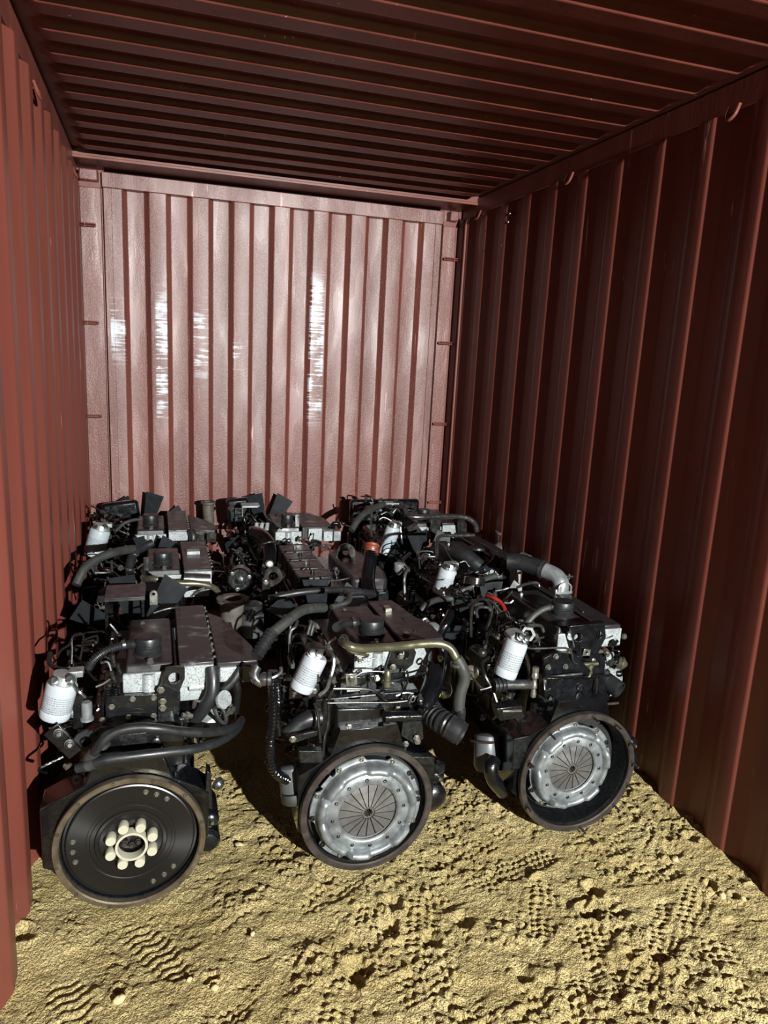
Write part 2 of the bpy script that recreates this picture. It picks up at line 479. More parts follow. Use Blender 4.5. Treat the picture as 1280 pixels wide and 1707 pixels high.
# soles trodden into the sand: x, y, heading (radians from +y), depth, tread kind
def fl(px, py):
    d = ray(px, py); p = CAM+d*(-CAM.z/d.z); return p.x, p.y
PRINTS = []
for (px, py, hd, dp, kd) in ((265, 1585, -.5, .008, 1), (375, 1525, .9, .006, 0), (800, 1405, 1.2, .008, 0), (790, 1330, 1.1, .007, 0), (870, 1440, 1.35, .010, 0),
        (1040, 1400, 1.25, .011, 0), (1075, 1455, 1.5, .009, 0), (905, 1515, .5, .009, 0), (700, 1545, .4, .010, 0), (1110, 1550, .8, .012, 0),
        (1000, 1600, .25, .012, 0), (1160, 1505, .9, .008, 0), (1080, 1640, 1.0, .010, 0), (690, 1640, 1.3, .009, 0), (620, 1560, .2, .009, 0), (560, 1480, 1.1, .007, 0), (120, 1690, -.3, .007, 1),
        (980, 1690, .3, .011, 0), (840, 1680, 1.5, .009, 0), (430, 1650, 1.0, .006, 0), (1220, 1620, .3, .009, 0), (560, 1690, .5, .010, 0), (770, 1480, 1.4, .008, 0)):
    x_, y_ = fl(px, py); PRINTS.append((x_, y_, hd, dp, kd))
PITS = []
for (px, py, r, d) in ((985, 1520, .035, .035), (990, 1480, .03, .03), (655, 1505, .03, .02), (650, 1540, .035, .022), (198, 1655, .016, .016), (345, 1635, .014, .012), (358, 1632, .012, .012), (315, 1630, .01, .010), (1185, 1475, .018, .02), (1225, 1492, .016, .018),
        (415, 1555, .014, .012), (1120, 1418, .03, .016), (1150, 1400, .025, .02), (870, 1620, .03, .018), (595, 1615, .04, .022), (515, 1600, .016, .014), (770, 1530, .03, .016), (720, 1560, .03, .018), (40, 1560, .03, .02), (395, 1400, .02, .012), (1030, 1520, .03, .014), (540, 1465, .03, .018), (700, 1245, .04, .03)):
    x_, y_ = fl(px, py); PITS.append((x_, y_, r, d))
def sand_h(X, Y):
    wx = X+.03*vnoise(X, Y, .12, 11); wy = Y+.03*vnoise(X, Y, .12, 12)
    h = .030*vnoise(wx, wy, .34, 1)+.016*vnoise(wx, wy, .13, 2)
    left = 1-.55*sst(.9, .1, X)
    r1 = vnoise(wx, wy*1.5, .055, 3); r2 = vnoise(wx, wy*1.3, .026, 4)
    h += left*(.011*r1+.0065*r2)+.0038*vnoise(X, Y, .012, 5)+.0018*vnoise(X, Y, .006, 6)
    # crumbly clods where it has been walked on
    cl = vnoise(X, Y, .018, 7)+.5*vnoise(X, Y, .009, 8); am = sst(.02, .22, vnoise(X, Y, .16, 9)+.08)*left
    h += .009*am*sst(.0, .3, cl)
    for (x0, y0, a, dp, kd) in PRINTS:
        dx, dy = X-x0, Y-y0; u = dx*math.cos(a)-dy*math.sin(a); v = dx*math.sin(a)+dy*math.cos(a)
        ub = u+.014*vnoise(X, Y, .05, 41+int(abs(x0)*97) % 50); vb = v+.018*vnoise(X, Y, .06, 43)
        wd = .046+.008*np.sin((v+.05)*14); q = np.sqrt((ub/wd)**2+(np.abs(vb)/.15)**4)
        m_ = sst(1.15, .8, q)*sst(-.32, .05, vnoise(X, Y, .07, 31+int(abs(y0)*53) % 40))
        rim_ = np.exp(-((q-1.2)/.16)**2)*sst(-.2, .3, vnoise(X, Y, .06, 33))
        if kd == 0: tr_ = np.tanh(2.5*np.sin(v*2*math.pi/.026+np.abs(u)*80+5*vnoise(X, Y, .04, 35)))*.5+np.tanh(2.5*np.sin(u*2*math.pi/.028+1.5+4*vnoise(X, Y, .05, 36)))*.4
        else: tr_ = np.tanh(3*np.sin(v*2*math.pi/.03+np.sin(u*90)*1.2))*.5
        h = h*(1-.3*m_)+m_*(-dp*.5+.0072*tr_)+rim_*dp*.45
    for (x0, y0, r, d) in PITS:
        q = np.sqrt((X-x0)**2+(Y-y0)**2*.8)/r+vnoise(X, Y, .02, 15)*.6; h += -d*sst(1.1, .3, q)+d*.35*np.exp(-((q-1.35)/.3)**2)
    h += .02*sst(.10, -.02, X)*sst(-4, -3, Y)*0+.012*sst(2.22, 2.36, X)
    # packed a little lower around the resting flanges and dishing between the engines
    for (x0, y0) in ((.30, -2.66), (1.055, -2.67), (1.87, -2.65)):
        q = ((X-x0)/.14)**2+((Y-y0)/.05)**2; h = h*(1-.8*np.exp(-q))-.004*np.exp(-q)
    return h-.004
def grid(x0, x1, y0, y1, st):
    nx_ = int(round((x1-x0)/st))+1; ny_ = int(round((y1-y0)/st))+1
    X, Y = np.meshgrid(np.linspace(x0, x1, nx_), np.linspace(y0, y1, ny_))
    Z = sand_h(X, Y); V = np.stack([X, Y, Z], -1).reshape(-1, 3)
    i = np.arange(nx_-1); j = np.arange(ny_-1); I, J = np.meshgrid(i, j); a = (J*nx_+I).ravel()
    return V, np.stack([a, a+1, a+1+nx_, a+nx_], -1)
def np_mesh(name, parts, mat, **kw):
    V = []; F = []; o = 0
    for v, f in parts: V.append(v); F.append(f+o); o += len(v)
    V = np.concatenate(V); F = np.concatenate(F)
    me = bpy.data.meshes.new(name); me.vertices.add(len(V)); me.vertices.foreach_set('co', V.ravel())
    me.loops.add(F.size); me.loops.foreach_set('vertex_index', F.ravel().astype(np.int32))
    me.polygons.add(len(F)); me.polygons.foreach_set('loop_start', (np.arange(len(F))*4).astype(np.int32))
    me.update(calc_edges=True); me.shade_smooth(); me.materials.append(M[mat])
    o_ = bpy.data.objects.new(name, me); COL.objects.link(o_)
    for k, v in kw.items(): o_[k] = v
    return o_
np_mesh('floor', [grid(-.045, 2.395, -3.68, -1.9, .0042), grid(-.045, 2.395, -1.9, .04, .02), grid(-.045, 2.395, -5.3, -3.68, .02)], 'sand', kind='structure')

# sand lumps and stones
def stone(px, py, r, mat, label, sq=(1, .8, .7), seed=0):
    x_, y_ = fl(px, py); z_ = float(sand_h(np.array([[x_]]), np.array([[y_]]))[0, 0])
    rn = random.Random(seed); mb = MB(); seg = 9; pr = []
    for i in range(7):
        t = math.pi*i/6; pr.append((max(.02, math.sin(t))*r, -math.cos(t)*r))
    mb.lathe((0, 0, 0), (0, 0, 1), pr, seg)
    a = rn.random()*3
    vv = []
    for v in mb.v:
        k = 1+rn.uniform(-.14, .14); vx, vy = v[0]*k*sq[0], v[1]*k*sq[1]
        vv.append((x_+vx*math.cos(a)-vy*math.sin(a), y_+vx*math.sin(a)+vy*math.cos(a), z_+r*sq[2]*.35+v[2]*k*sq[2]))
    mb.v = vv
    build('stone', mb, mat, smooth=50, label=label, cat='stone', group='stones and lumps lying on the sand', origin=(x_, y_, z_))
M['stone'] = metal_mat('pale_sandstone', (196, 176, 132), .85, 0, .15, .6, 120, 0, .05, .2)
stone(199, 1672, .016, 'stone', 'pale stone by a hole at the bottom left of the sand', (1.2, .8, .7), 1)
stone(358, 1650, .012, 'stone', 'small pale stone beside two little holes below the dark flywheel', (1, .8, .8), 2)
stone(316, 1637, .008, 'stone', 'tiny stone left of the pair of holes below the dark flywheel', (1, .9, .8), 3)
stone(1204, 1492, .013, 'stone', 'pale pebble casting a long shadow near the right wall', (1, .9, .9), 4)
stone(1238, 1500, .011, 'stone', 'brown pebble nearest the right wall', (1, .8, .8), 5)
stone(398, 1405, .014, 'stone', 'yellowish sand lump right of the left engine flange', (1.3, .9, .7), 6)
stone(421, 1562, .009, 'stone', 'small lump in a pit in the middle of the left sand', (1, .8, .8), 7)
stone(1125, 1432, .014, 'stone', 'flat pale lump between footprints by the right wall', (1.3, .9, .5), 8)

#ENGINES
# ================================================================== ENGINES
def E_(label, ox, oy, group='diesel engines standing in three rows on the sand'):
    r = bpy.data.objects.new('diesel_engine', None); COL.objects.link(r); r.location = (ox, oy, 0)
    r['label'] = label; r['category'] = 'engine'; r['group'] = group
    r.empty_display_size = .1
    return r

class Eng:
    def __init__(s, label, ox, oy):
        s.o = Vector((ox, oy, 0)); s.r = E_(label, ox, oy); s.rn = random.Random(int(ox*1000)+int(-oy*77))
    def P(s, px, py, y):                       # y: local depth behind the flange
        return at(px, py, s.o.y+y)-s.o
    def b(s, name, mb, mat, parent=None, bevel=0., **k):
        return build(name, mb, mat, parent or s.r, bevel, **k)
    def pipe(s, name, pts, r, mat, parent=None, **k):
        P = [s.P(*p) if abs(p[0]) > 20 else Vector(p) for p in pts]
        return s.b(name, MB().tube(P, r, k.get('seg', 8), k.get('n', 6), k.get('rib', 0), k.get('ribn', 0)), mat, parent)
    def plate(s, name, pix, y, t, mat, parent=None, holes=(), bevel=.0015):
        poly = [(lambda q: (q.x, q.z))(s.P(a, b_, y)) for a, b_ in pix]
        hs = []
        for (hx, hy, hr) in holes:
            q = s.P(hx, hy, y); hs.append(circ(q.x, q.z, hr, 14))
        return s.b(name, MB().prism(poly, y, y+t, 'y', hs), mat, parent, bevel)
    def bolt(s, px, py, y, r=.008, parent=None, mat='zinc', h=.008, ax=(0, -1, 0)):
        p = s.P(px, py, y) if abs(px) > 20 else Vector((px, y, py))
        return s.b('bolt', MB().bolt(p, ax, r, h), mat, parent)

def flange(e, R=.2285, cx=0., cz=None, mat='rim', deep=.11, inner=.205, nb=12):
    cz = cz or R
    o = e.b('housing_flange', MB().ring((cx, 0, cz), (0, -1, 0), [(inner, 0), (inner, .004), (inner+.004, .008), (R-.002, .008), (R, .005), (R, -.014), (inner+.002, -.014)], 72), mat, smooth=30)
    for k in range(nb):
        t = 2*math.pi*(k+.4)/nb; r = (inner+R)/2+.002
        e.b('bolt_hole', MB().ring((cx+r*math.cos(t), -.0078, cz+r*math.sin(t)), (0, -1, 0), [(.0035, 0), (.0035, .001), (.0055, .001), (.0055, 0)], 10), 'dark', o)
    # bell housing: barrel behind the flange, with shoulders
    mb = MB().ring((cx, .014, cz), (0, 1, 0), [(inner-.002, 0), (R-.012, 0), (R-.016, deep*.5), (R-.03, deep), (inner-.05, deep+.004), (inner-.045, deep-.01), (inner-.012, deep*.6)], 56)
    e.b('bell_housing', mb, 'casting')
    return o

def shoulders(e, cx, cz, R, zt, xl, xr, deep=.13):
    """casting around the barrel: broad ears left and right, arched top"""
    out = []
    n = 20; rr = R-.008
    arch = [(cx+rr*math.cos(math.radians(a)), cz+rr*math.sin(math.radians(a))) for a in range(205, -26, -11)]
    top = [(xr, cz-.03), (xr, cz+.125), (xr-.035, cz+.155), (cx+.13, cz+.19), (cx+.10, zt), (cx-.10, zt), (cx-.13, cz+.20), (xl+.05, cz+.165), (xl, cz+.14), (xl, cz-.06)]
    poly = arch+top
    e.b('housing_shoulder', MB().prism(poly, .02, deep, 'y'), 'gloss', bevel=.006)

def coreblock(e, cx=.02, zt=.60, pan=True, y0=.13, y1=.80, seed=0):
    rn = random.Random(seed)
    blk = e.b('engine_block', MB().prism([(cx-.15, .2), (cx+.15, .2), (cx+.165, .3), (cx+.15, .42), (cx+.155, .56), (cx-.145, .56), (cx-.14, .42), (cx-.165, .3)], y0, y1, 'y'), 'black', bevel=.008)
    for sx in (-1, 1):
        for k in range(4):
            y = y0+.08+k*.16
            e.b('rib', MB().box((cx+sx*.162-.008, y, .24), (cx+sx*.162+.008, y+.02, .54)), 'black', blk, bevel=.003)
        for k in range(5):
            y = y0+.07+k*.14
            e.b('core_plug', MB().lathe((cx+sx*.148, y, .46), (sx, 0, 0), [(.024, 0), (.024, .012), (.019, .013), (.017, .008)], 16), 'pipe', blk)
    e.b('oil_pan', MB().prism([(cx-.155, .2), (cx+.155, .2), (cx+.13, .07), (cx+.10, .03), (cx-.10, .03), (cx-.13, .07)], y0+.01, y1-.02, 'y'), 'black', bevel=.01)
    head = e.b('cylinder_head', MB().box((cx-.115, y0+.02, .558), (cx+.125, y1-.08, .645)), 'black', bevel=.005)
    for k in range(7):
        e.b('bolt', MB().bolt((cx-.116, y0+.06+k*.09, .60), (-1, 0, 0), .008, .009), 'zinc', head)
    e.b('front_cover', MB().box((cx-.19, y1-.02, .16), (cx+.19, y1+.04, .56)), 'black', bevel=.012)
    return blk

def valvecover(e, x0, x1, y0, y1, z0=.64, z1=.735, face=True, top='plastic', cap=None, capr=.043, rough=0):
    tp = .012
    mb = MB(); 
    mb.v = []
    P8 = [(x0-.006, y0-.004, z0), (x1+.006, y0-.004, z0), (x1+.006, y1, z0), (x0-.006, y1, z0), (x0+.006, y0+tp, z1), (x1-.006, y0+tp, z1), (x1-.006, y1-tp, z1), (x0+.006, y1-tp, z1)]
    mb.add(P8, [(0, 3, 2, 1), (4, 5, 6, 7), (0, 1, 5, 4), (1, 2, 6, 5), (2, 3, 7, 6), (3, 0, 4, 7)])
    c = e.b('valve_cover', mb, top, bevel=.007)
    if face:
        e.b('cover_end_face', MB().box((x0-.004, y0-.010, z0+.006), (x1+.004, y0+.004, z1-.022)).box((x0-.009, y0-.012, z0-.004), (x1+.009, y0+.006, z0+.009)), 'alu', c, bevel=.003)
        cxm = (x0+x1)/2
        e.b('filler_boss', MB().cyl((cxm-.002, y0-.004, z0-.002), (cxm-.002, y0-.004, z1-.024), .022, .020, 18), 'alu', c)
        e.b('bolt', MB().bolt((cxm+.002, y0+.022, z1-.002), (0, 0, 1), .010, .012), 'zinc', c)
    e.b('bolt', MB().bolt((x0+.05, y1-.06, z1-.001), (0, 0, 1), .008, .008), 'zinc', c)
    if cap:
        cx, cy = cap
        k = e.b('oil_filler_cap', MB().lathe((cx, cy, z1-.002), (0, 0, 1), [(capr*.97, 0), (capr*.97, .012), (capr, .014), (capr, .03), (capr*.93, .032), (capr*.93, .038), (capr*1.0, .04), (capr*.99, .056), (capr*.93, .062), (capr*.5, .064), (0.003, .064)], 40), 'rubber')
        e.b('cap_neck', MB().lathe((cx, cy, z1-.004), (0, 0, 1), [(capr*1.12, 0), (capr*1.12, .006), (capr, .01)], 36), 'plastic', k)
    return c

def fuelfilter(e, pt, pb, y, r, y2=None, mat='filter', head=True):
    a = e.P(*pt, y); b_ = e.P(*pb, y if y2 is None else y2); ax = (b_-a); L = ax.length
    mb = MB(); pr = [(r*.86, 0), (r*.97, .006), (r, .012), (r, L*.74), (r*.985, L*.75), (r*.985, L*.76), (r, L*.77), (r, L*.93), (r*.93, L*.98), (r*.6, L), (.002, L)]
    seg = 28
    mb.lathe(a, ax, pr, seg)
    o = e.b('fuel_filter', mb, mat)
    me = o.data; uv = me.uv_layers.new(name='UVMap'); u_, v_, w_ = frame(ax)
    for lp in me.loops:
        p = me.vertices[lp.vertex_index].co-a; t = math.atan2(p.dot(v_), p.dot(u_))/(2*math.pi)+.5
        uv.data[lp.index].uv = (t, p.dot(w_)/L)
    if head:
        up = -ax.normalized(); c = a+up*.012
        h = e.b('filter_head', MB().cyl(a, a+up*.026, r*.88, r*.75, 20).box((c.x-.01, c.y+.01, c.z-.008), (c.x+.052, c.y+.05, c.z+.012)), 'alus', bevel=.002)
        for dx in (-.022, .018):
            e.b('banjo_bolt', MB().lathe((c.x+dx, c.y-.02, c.z+.0), (0, -.7, .5), [(.017, 0), (.017, .008), (.012, .009), (.012, .016), (.008, .017), (.008, .024)], 14), 'chrome', h)
    return o

def headcast(e, px, py, y, mat='alus'):
    q = e.P(px, py, y); X, Z = q.x, q.z
    return e.b('filter_head', MB().prism([(X-.03, Z-.016), (X+.022, Z-.010), (X+.028, Z+.008), (X+.005, Z+.014), (X-.02, Z+.012), (X-.034, Z+.002)], y, y+.06, 'y'), mat, bevel=.004)

def injectors(e, x0, y0, y1, z=.66, n=4, src=(-.17, .35, .58), s=-1, big=0):
    """high-pressure lines from the pump up and over into the head"""
    for k in range(n):
        y = y0+(y1-y0)*k/(n-1)
        p1 = Vector((x0, y, z)); q = Vector(src)+Vector((0, .022*k, 0)); top = max(z, q.z)+.045+.016*k
        o = e.b('injector_line', MB().tube([q, q+Vector((-.006, -.01, .05)), Vector((q.x+.0, q.y-.005, top-.012)), Vector((q.x+.03, (q.y*2+y)/3, top)), Vector((x0-.05, y, top-.03)), p1+Vector((-.012, 0, .012)), p1], .0036, 7, 6), 'chrome' if k % 2 else 'pipe')
        e.b('union_nut', MB().cyl(p1, p1+Vector((-.012, 0, .02)), .0085, .0085, 6), 'zinc', o)
        e.b('union_nut', MB().cyl(q, q+Vector((0, 0, .018)), .0085, .0085, 6), 'zinc', o)
        e.b('injector', MB().cyl((x0+.012, y, z-.03), p1, .012, .009, 12).cyl((x0-.01, y-.012, z-.012), (x0-.04, y-.035, z-.022), .007, .007, 8), 'pipe', o)

def pump(e, x=-.19, y=.33, z=.44):
    p = e.b('injection_pump', MB().box((x-.05, y, z-.07), (x+.05, y+.17, z+.05)).cyl((x, y-.03, z), (x, y+.22, z), .045, .045, 20).cyl((x-.055, y+.05, z), (x-.085, y+.05, z), .02, .015, 12), 'black', bevel=.006)
    for k in range(4):
        e.b('bolt', MB().bolt((x+.035*math.cos(k*1.57+.7), y-.03, z+.035*math.sin(k*1.57+.7)), (0, -1, 0), .007, .007), 'zinc', p)
        e.b('delivery_valve', MB().cyl((x-.02+.015*(k % 2), y+.02+k*.035, z+.05), (x-.02+.015*(k % 2), y+.02+k*.035, z+.095), .011, .009, 10), 'chrome', p)

def fan(e, z=.52, y=.90, R=.285, n=8, a0=.2, cx=0.02):
    hub = e.b('fan', MB().lathe((cx, y-.03, z), (0, 1, 0), [(.045, 0), (.07, .01), (.075, .05), (.04, .06)], 24), 'fan')
    for k in range(n):
        t = a0+2*math.pi*k/n; c, s_ = math.cos(t), math.sin(t)
        pts = []
        for r, hw, tw in ((.06, .030, .6), (.16, .045, .5), (R, .058, .38)):
            for sg in (-1, 1):
                w_ = hw*sg; dy = w_*math.sin(tw)
                pts.append(Vector((cx+c*r-s_*w_*math.cos(tw), y+dy, z+s_*r+c*w_*math.cos(tw))))
        mb = MB(); th = Vector((0, .004, 0))
        vs_ = pts+[p+th for p in pts]
        mb.add(vs_, [(0, 2, 3, 1), (2, 4, 5, 3), (6, 7, 9, 8), (8, 9, 11, 10), (0, 6, 8, 2), (2, 8, 10, 4), (1, 3, 9, 7), (3, 5, 11, 9), (4, 10, 11, 5), (0, 1, 7, 6)])
        e.b('fan_blade', mb, 'fan', hub)
    e.b('fan_pulley', MB().lathe((cx, y-.10, z), (0, 1, 0), [(.05, 0), (.06, .004), (.045, .02), (.06, .036), (.05, .04), (.03, .07)], 24), 'black', hub)

def alternator(e, x=.24, y=.66, z=.45, r=.065):
    a = e.b('alternator', MB().lathe((x, y, z), (0, 1, 0), [(.02, -.03), (r*.8, 0), (r, .015), (r, .12), (r*.8, .135)], 22), 'alu')
    e.b('pulley', MB().lathe((x, y+.14, z), (0, 1, 0), [(.035, 0), (.028, .01), (.035, .02)], 18), 'black', a)

def starter(e, x=.26, y=.10, z=.20, r=.045, s=1):
    o = e.b('starter_motor', MB().lathe((x, y-.035, z), (0, 1, 0), [(r*.3, -.01), (r*.75, -.004), (r, .01), (r, .26), (r*.9, .27)], 22), 'black')
    e.b('solenoid', MB().lathe((x+.01*s, y-.02, z+r+.028), (0, 1, 0), [(.012, -.012), (.024, -.006), (.028, 0), (.028, .13), (.02, .135)], 18), 'black', o)
    e.b('terminal', MB().cyl((x+.015*s, y-.04, z+r+.028), (x+.015*s, y-.02, z+r+.028), .006, .006, 8), 'zinc', o)

def clutter(e, boxes, n=26, seed=1):
    """small fittings, unions, clips and stub pipes of the crowded side"""
    rn = random.Random(seed)
    for k in range(n):
        (x0, y0, z0), (x1, y1, z1) = boxes[rn.randrange(len(boxes))]
        p = Vector((rn.uniform(x0, x1), rn.uniform(y0, y1), rn.uniform(z0, z1)))
        ax = Vector((rn.uniform(-1, 1), rn.uniform(-1, -.1), rn.uniform(-.4, 1))).normalized()
        t = rn.random()
        if t < .42:
            e.b('pipe_fitting', MB().lathe(p, ax, [(.008, 0), (.008, .012), (.012, .0125), (.012, .024), (.007, .0245), (.007, .036)], 6), rn.choice(['zinc', 'chrome', 'pipe', 'black']))
        elif t < .72:
            q = p+Vector((rn.uniform(-.08, .08), rn.uniform(-.03, .1), rn.uniform(-.09, .05)))
            mid = (p+q)/2+Vector((rn.uniform(-.04, .04), -.02, rn.uniform(0, .05)))
            e.b('thin_pipe', MB().tube([p, mid, q], rn.choice([.0028, .0036, .005]), 6, 6), rn.choice(['chrome', 'pipe', 'gloss', 'rubber']))
        elif t < .88:
            e.b('pipe_clip', MB().ring(p, ax, [(.010, 0), (.010, .012), (.0125, .012), (.0125, 0)], 14), rn.choice(['zinc', 'black']))
        else:
            e.b('sensor_plug', MB().box((p.x-.014, p.y-.02, p.z-.01), (p.x+.014, p.y+.02, p.z+.012), (rn.uniform(-.5, .5), rn.uniform(-.5, .5), rn.uniform(-1, 1))), 'black', bevel=.002)

def loom(e, pts, r=.007, mat='rubber', name='wiring_loom', **k):
    return e.pipe(name, pts, r, mat, **k)

def clutch(e, cx, cz, sc=1., y=.012, a0=0., seed=0, lug=6):
    """pressed cover with lugs, diaphragm spring fingers, rivets and bolts"""
    segs = 144; prof_ = [(.098, .030), (.101, .036), (.106, .038), (.134, .036), (.1365, .0335), (.139, .038), (.143, .047), (.150, .051), (.158, .050), (.164, .042), (.168, .026), (.170, .012), (.174, .009), (.182, .009), (.188, .009), (.190, .004)]
    mb = MB(); rings = len(prof_)
    for i, (r, h) in enumerate(prof_):
        for k in range(segs):
            t = 2*math.pi*k/segs
            ph = (t-a0)*lug/(2*math.pi); f = abs((ph % 1)-.5)*2        # 0 mid lug, 1 gap
            l_ = max(0., min(1., (.62-f)/.12)); l_ = l_*l_*(3-2*l_)
            ph2 = (t-a0)*3/(2*math.pi)+.25; g = max(0., 1-abs((ph2 % 1)-.5)*16)   # three strap pockets
            g3 = max(0., 1-abs(((t-a0)*4/(2*math.pi) % 1)-.5)*20)
            rr = r; hh = h
            if r > .169: rr = .169+(r-.169)*(.25+.75*l_)
            if .138 < r < .168: hh = h-.010*l_*.5+.006*(1-l_); hh -= .018*g3*(1 if .145 < r else .4)
            if r >= .17: hh = h
            mb.v.append((cx+sc*rr*math.cos(t), y-hh*sc, cz+sc*rr*math.sin(t)))
    for i in range(rings-1):
        for k in range(segs):
            k2 = (k+1) % segs; mb.f.append((i*segs+k, i*segs+k2, (i+1)*segs+k2, (i+1)*segs+k))
    c = e.b('clutch_cover', mb, 'clutch', smooth=50)
    for k in range(12):
        t = a0+2*math.pi*(k+.5)/12
        e.b('rivet', MB().lathe((cx+sc*.120*math.cos(t), y-.036*sc, cz+sc*.120*math.sin(t)), (0, -1, 0), [(.0065, 0), (.0065, .002), (.004, .004), (.0038, .001)], 12), 'pipe', c)
    for k in range(lug):
        for d in (-.22, .22):
            t = a0+2*math.pi*(k+.5)/lug+d
            e.b('bolt', MB().lathe((cx+sc*.180*math.cos(t), y-.008*sc, cz+sc*.180*math.sin(t)), (0, -1, 0), [(.010, 0), (.010, .002), (.0075, .0022), (.0075, .008), (.0045, .0082), (.004, .003)], 12), 'pipe' if (k+int(d > 0)) % 3 == 0 else 'zinc', c)
        if k % 2 == 0:
            t = a0+2*math.pi*k/lug
            e.b('strap', MB().box((cx+sc*.178*math.cos(t)-.024, y-.010, cz+sc*.178*math.sin(t)-.006), (cx+sc*.178*math.cos(t)+.024, y-.004, cz+sc*.178*math.sin(t)+.006), (0, -t-math.pi/2, 0)), 'clutch', c, bevel=.001)
    e.b('pressure_plate', MB().ring((cx, y+.004, cz), (0, -1, 0), [(.10*sc, 0), (.10*sc, .006), (.172*sc, .006), (.172*sc, -.02), (.10*sc, -.02)], 64), 'disc', c)
    sp = e.b('diaphragm_spring', MB().ring((cx, y-.018*sc, cz), (0, -1, 0), [(.0965*sc, 0), (.0965*sc, .004), (.104*sc, .006), (.104*sc, 0)], 64), 'finger')
    N = 18
    for k in range(N):
        t0 = a0+2*math.pi*k/N; dt = 2*math.pi/N
        mb = MB(); vs_ = []
        for (r, h, fr) in ((.098, .022, .90), (.062, .028, .86), (.030, .035, .72), (.022, .036, .62)):
            for sg in (-1, 1):
                t = t0+sg*dt/2*fr
                vs_.append((cx+sc*r*math.cos(t), y-h*sc, cz+sc*r*math.sin(t)))
        vs2 = [(a, b_+.004, c_) for a, b_, c_ in vs_]
        fs = []
        for i in range(3):
            a = 2*i; fs += [(a, a+1, a+3, a+2), (a+8, a+10, a+11, a+9), (a, a+2, a+10, a+8), (a+1, a+9, a+11, a+3)]
        fs += [(6, 7, 15, 14)]
        mb.add(vs_+vs2, fs)
        e.b('spring_finger', mb, 'finger', sp)
    mb = MB()
    teeth = []
    for k in range(40):
        t = 2*math.pi*k/40; r = .0125 if (k//2) % 2 else .0155; teeth.append((cx+r*math.cos(t)*sc, cz+r*math.sin(t)*sc))
    hb = e.b('splined_hub', MB().prism(circ(cx, cz, .0205*sc, 24), y-.034*sc, y+.004, 'y', [teeth]), 'zinc', sp)
    e.b('backing_plate', MB().lathe((cx, y+.002, cz), (0, -1, 0), [(.095*sc, 0), (.095*sc, .002)], 40), 'dark', c)
    return c

# ------------------------------------------------------------------ shared look of the rear-row engines
def top_common(e, cx=.0, seed=0, nb=9, shield=True, cap=(.058, .255), vx=(-.015, .137), vy=(.155, .60), ix=(.150, .265), inj=True):
    valvecover(e, vx[0], vx[1], vy[0], vy[1], cap=cap)
    ic = e.b('intake_cover', MB().box((ix[0], vy[0]-.005, .655), (ix[1]-.0, vy[1]+.11, .735)), 'dusty', bevel=.004)
    e.b('cover_end_face', MB().box((ix[0]+.002, vy[0]-.013, .655), (ix[1]-.002, vy[0]-.003, .726)).cyl((ix[0]+.03, vy[0]-.004, .650), (ix[1]-.004, vy[0]-.004, .650), .013, .013, 12), 'alu', ic, bevel=.002)
    e.b('intake_side', MB().box((ix[0], vy[0], .60), (ix[1]-.01, vy[1], .66)), 'alu', ic, bevel=.004)
    for k in range(nb):
        e.b('bolt', MB().bolt((ix[1]+.004, vy[0]+.03+k*.055, .733), (0, 0, 1), .0045, .005), 'zinc', ic)
    return ic

print('engine helpers ready')

# ================================================================== ENGINE 1: left column, front, dark flywheel with cream coupling
e = Eng('front left diesel engine with dark flywheel disc and cream plastic coupling ring', .300, -2.664)
flange(e, .2245, inner=.205, mat='rim')
shoulders(e, 0, .2245, .2245, .50, -.255, .235)
coreblock(e, seed=1, cx=.03)
fc = (0.0, .2245)
fw = e.b('flywheel', MB().lathe((0, .03, fc[1]), (0, -1, 0), [(.200, -.02), (.200, .006), (.198, .008), (.192, .008), (.190, .016), (.186, .018), (.132, .018), (.130, .0165), (.122, .0165), (.120, .018), (.108, .018), (.105, .022), (.096, .023), (.092, .019), (.070, .018), (.068, .012), (.048, .012), (.047, -.01), (.001, -.012)], 96), 'turned', smooth=25)
for a_ in (74, 62.5, 50, 172, 184, 196, -42, -55, -68):
    t = math.radians(a_)
    e.b('bolt', MB().bolt((.168*math.cos(t), .0125, fc[1]+.168*math.sin(t)), (0, -1, 0), .0065, .007), 'zinc', fw)
for k in range(8):
    t = 2*math.pi*k/8
    e.b('crank_bolt', MB().bolt((.030*math.cos(t), .034, fc[1]+.030*math.sin(t)), (0, -1, 0), .008, .01), 'rimbrown', fw)
cp = e.b('coupling_ring', MB().ring((0.002, .012, fc[1]-.002), (0, -1, 0), [(.040, 0), (.040, .028), (.0405, .030), (.0475, .030), (.048, .028), (.048, 0)], 48), 'cream')
for k in range(8):
    t = 2*math.pi*(k+.45)/8
    x_, z_ = .0655*math.cos(t)+.002, .0655*math.sin(t)+fc[1]-.002
    e.b('coupling_pad', MB().lathe((x_, .014, z_), (0, -1, 0), [(.0150, 0), (.0160, .003), (.0160, .027), (.0145, .031), (.006, .031), (.001, .031)], 20).box((x_*.86+.0-.004, -.012, (z_-fc[1])*.86+fc[1]-.004), (x_*.86+.004, .010, (z_-fc[1])*.86+fc[1]+.004)), 'cream', cp)
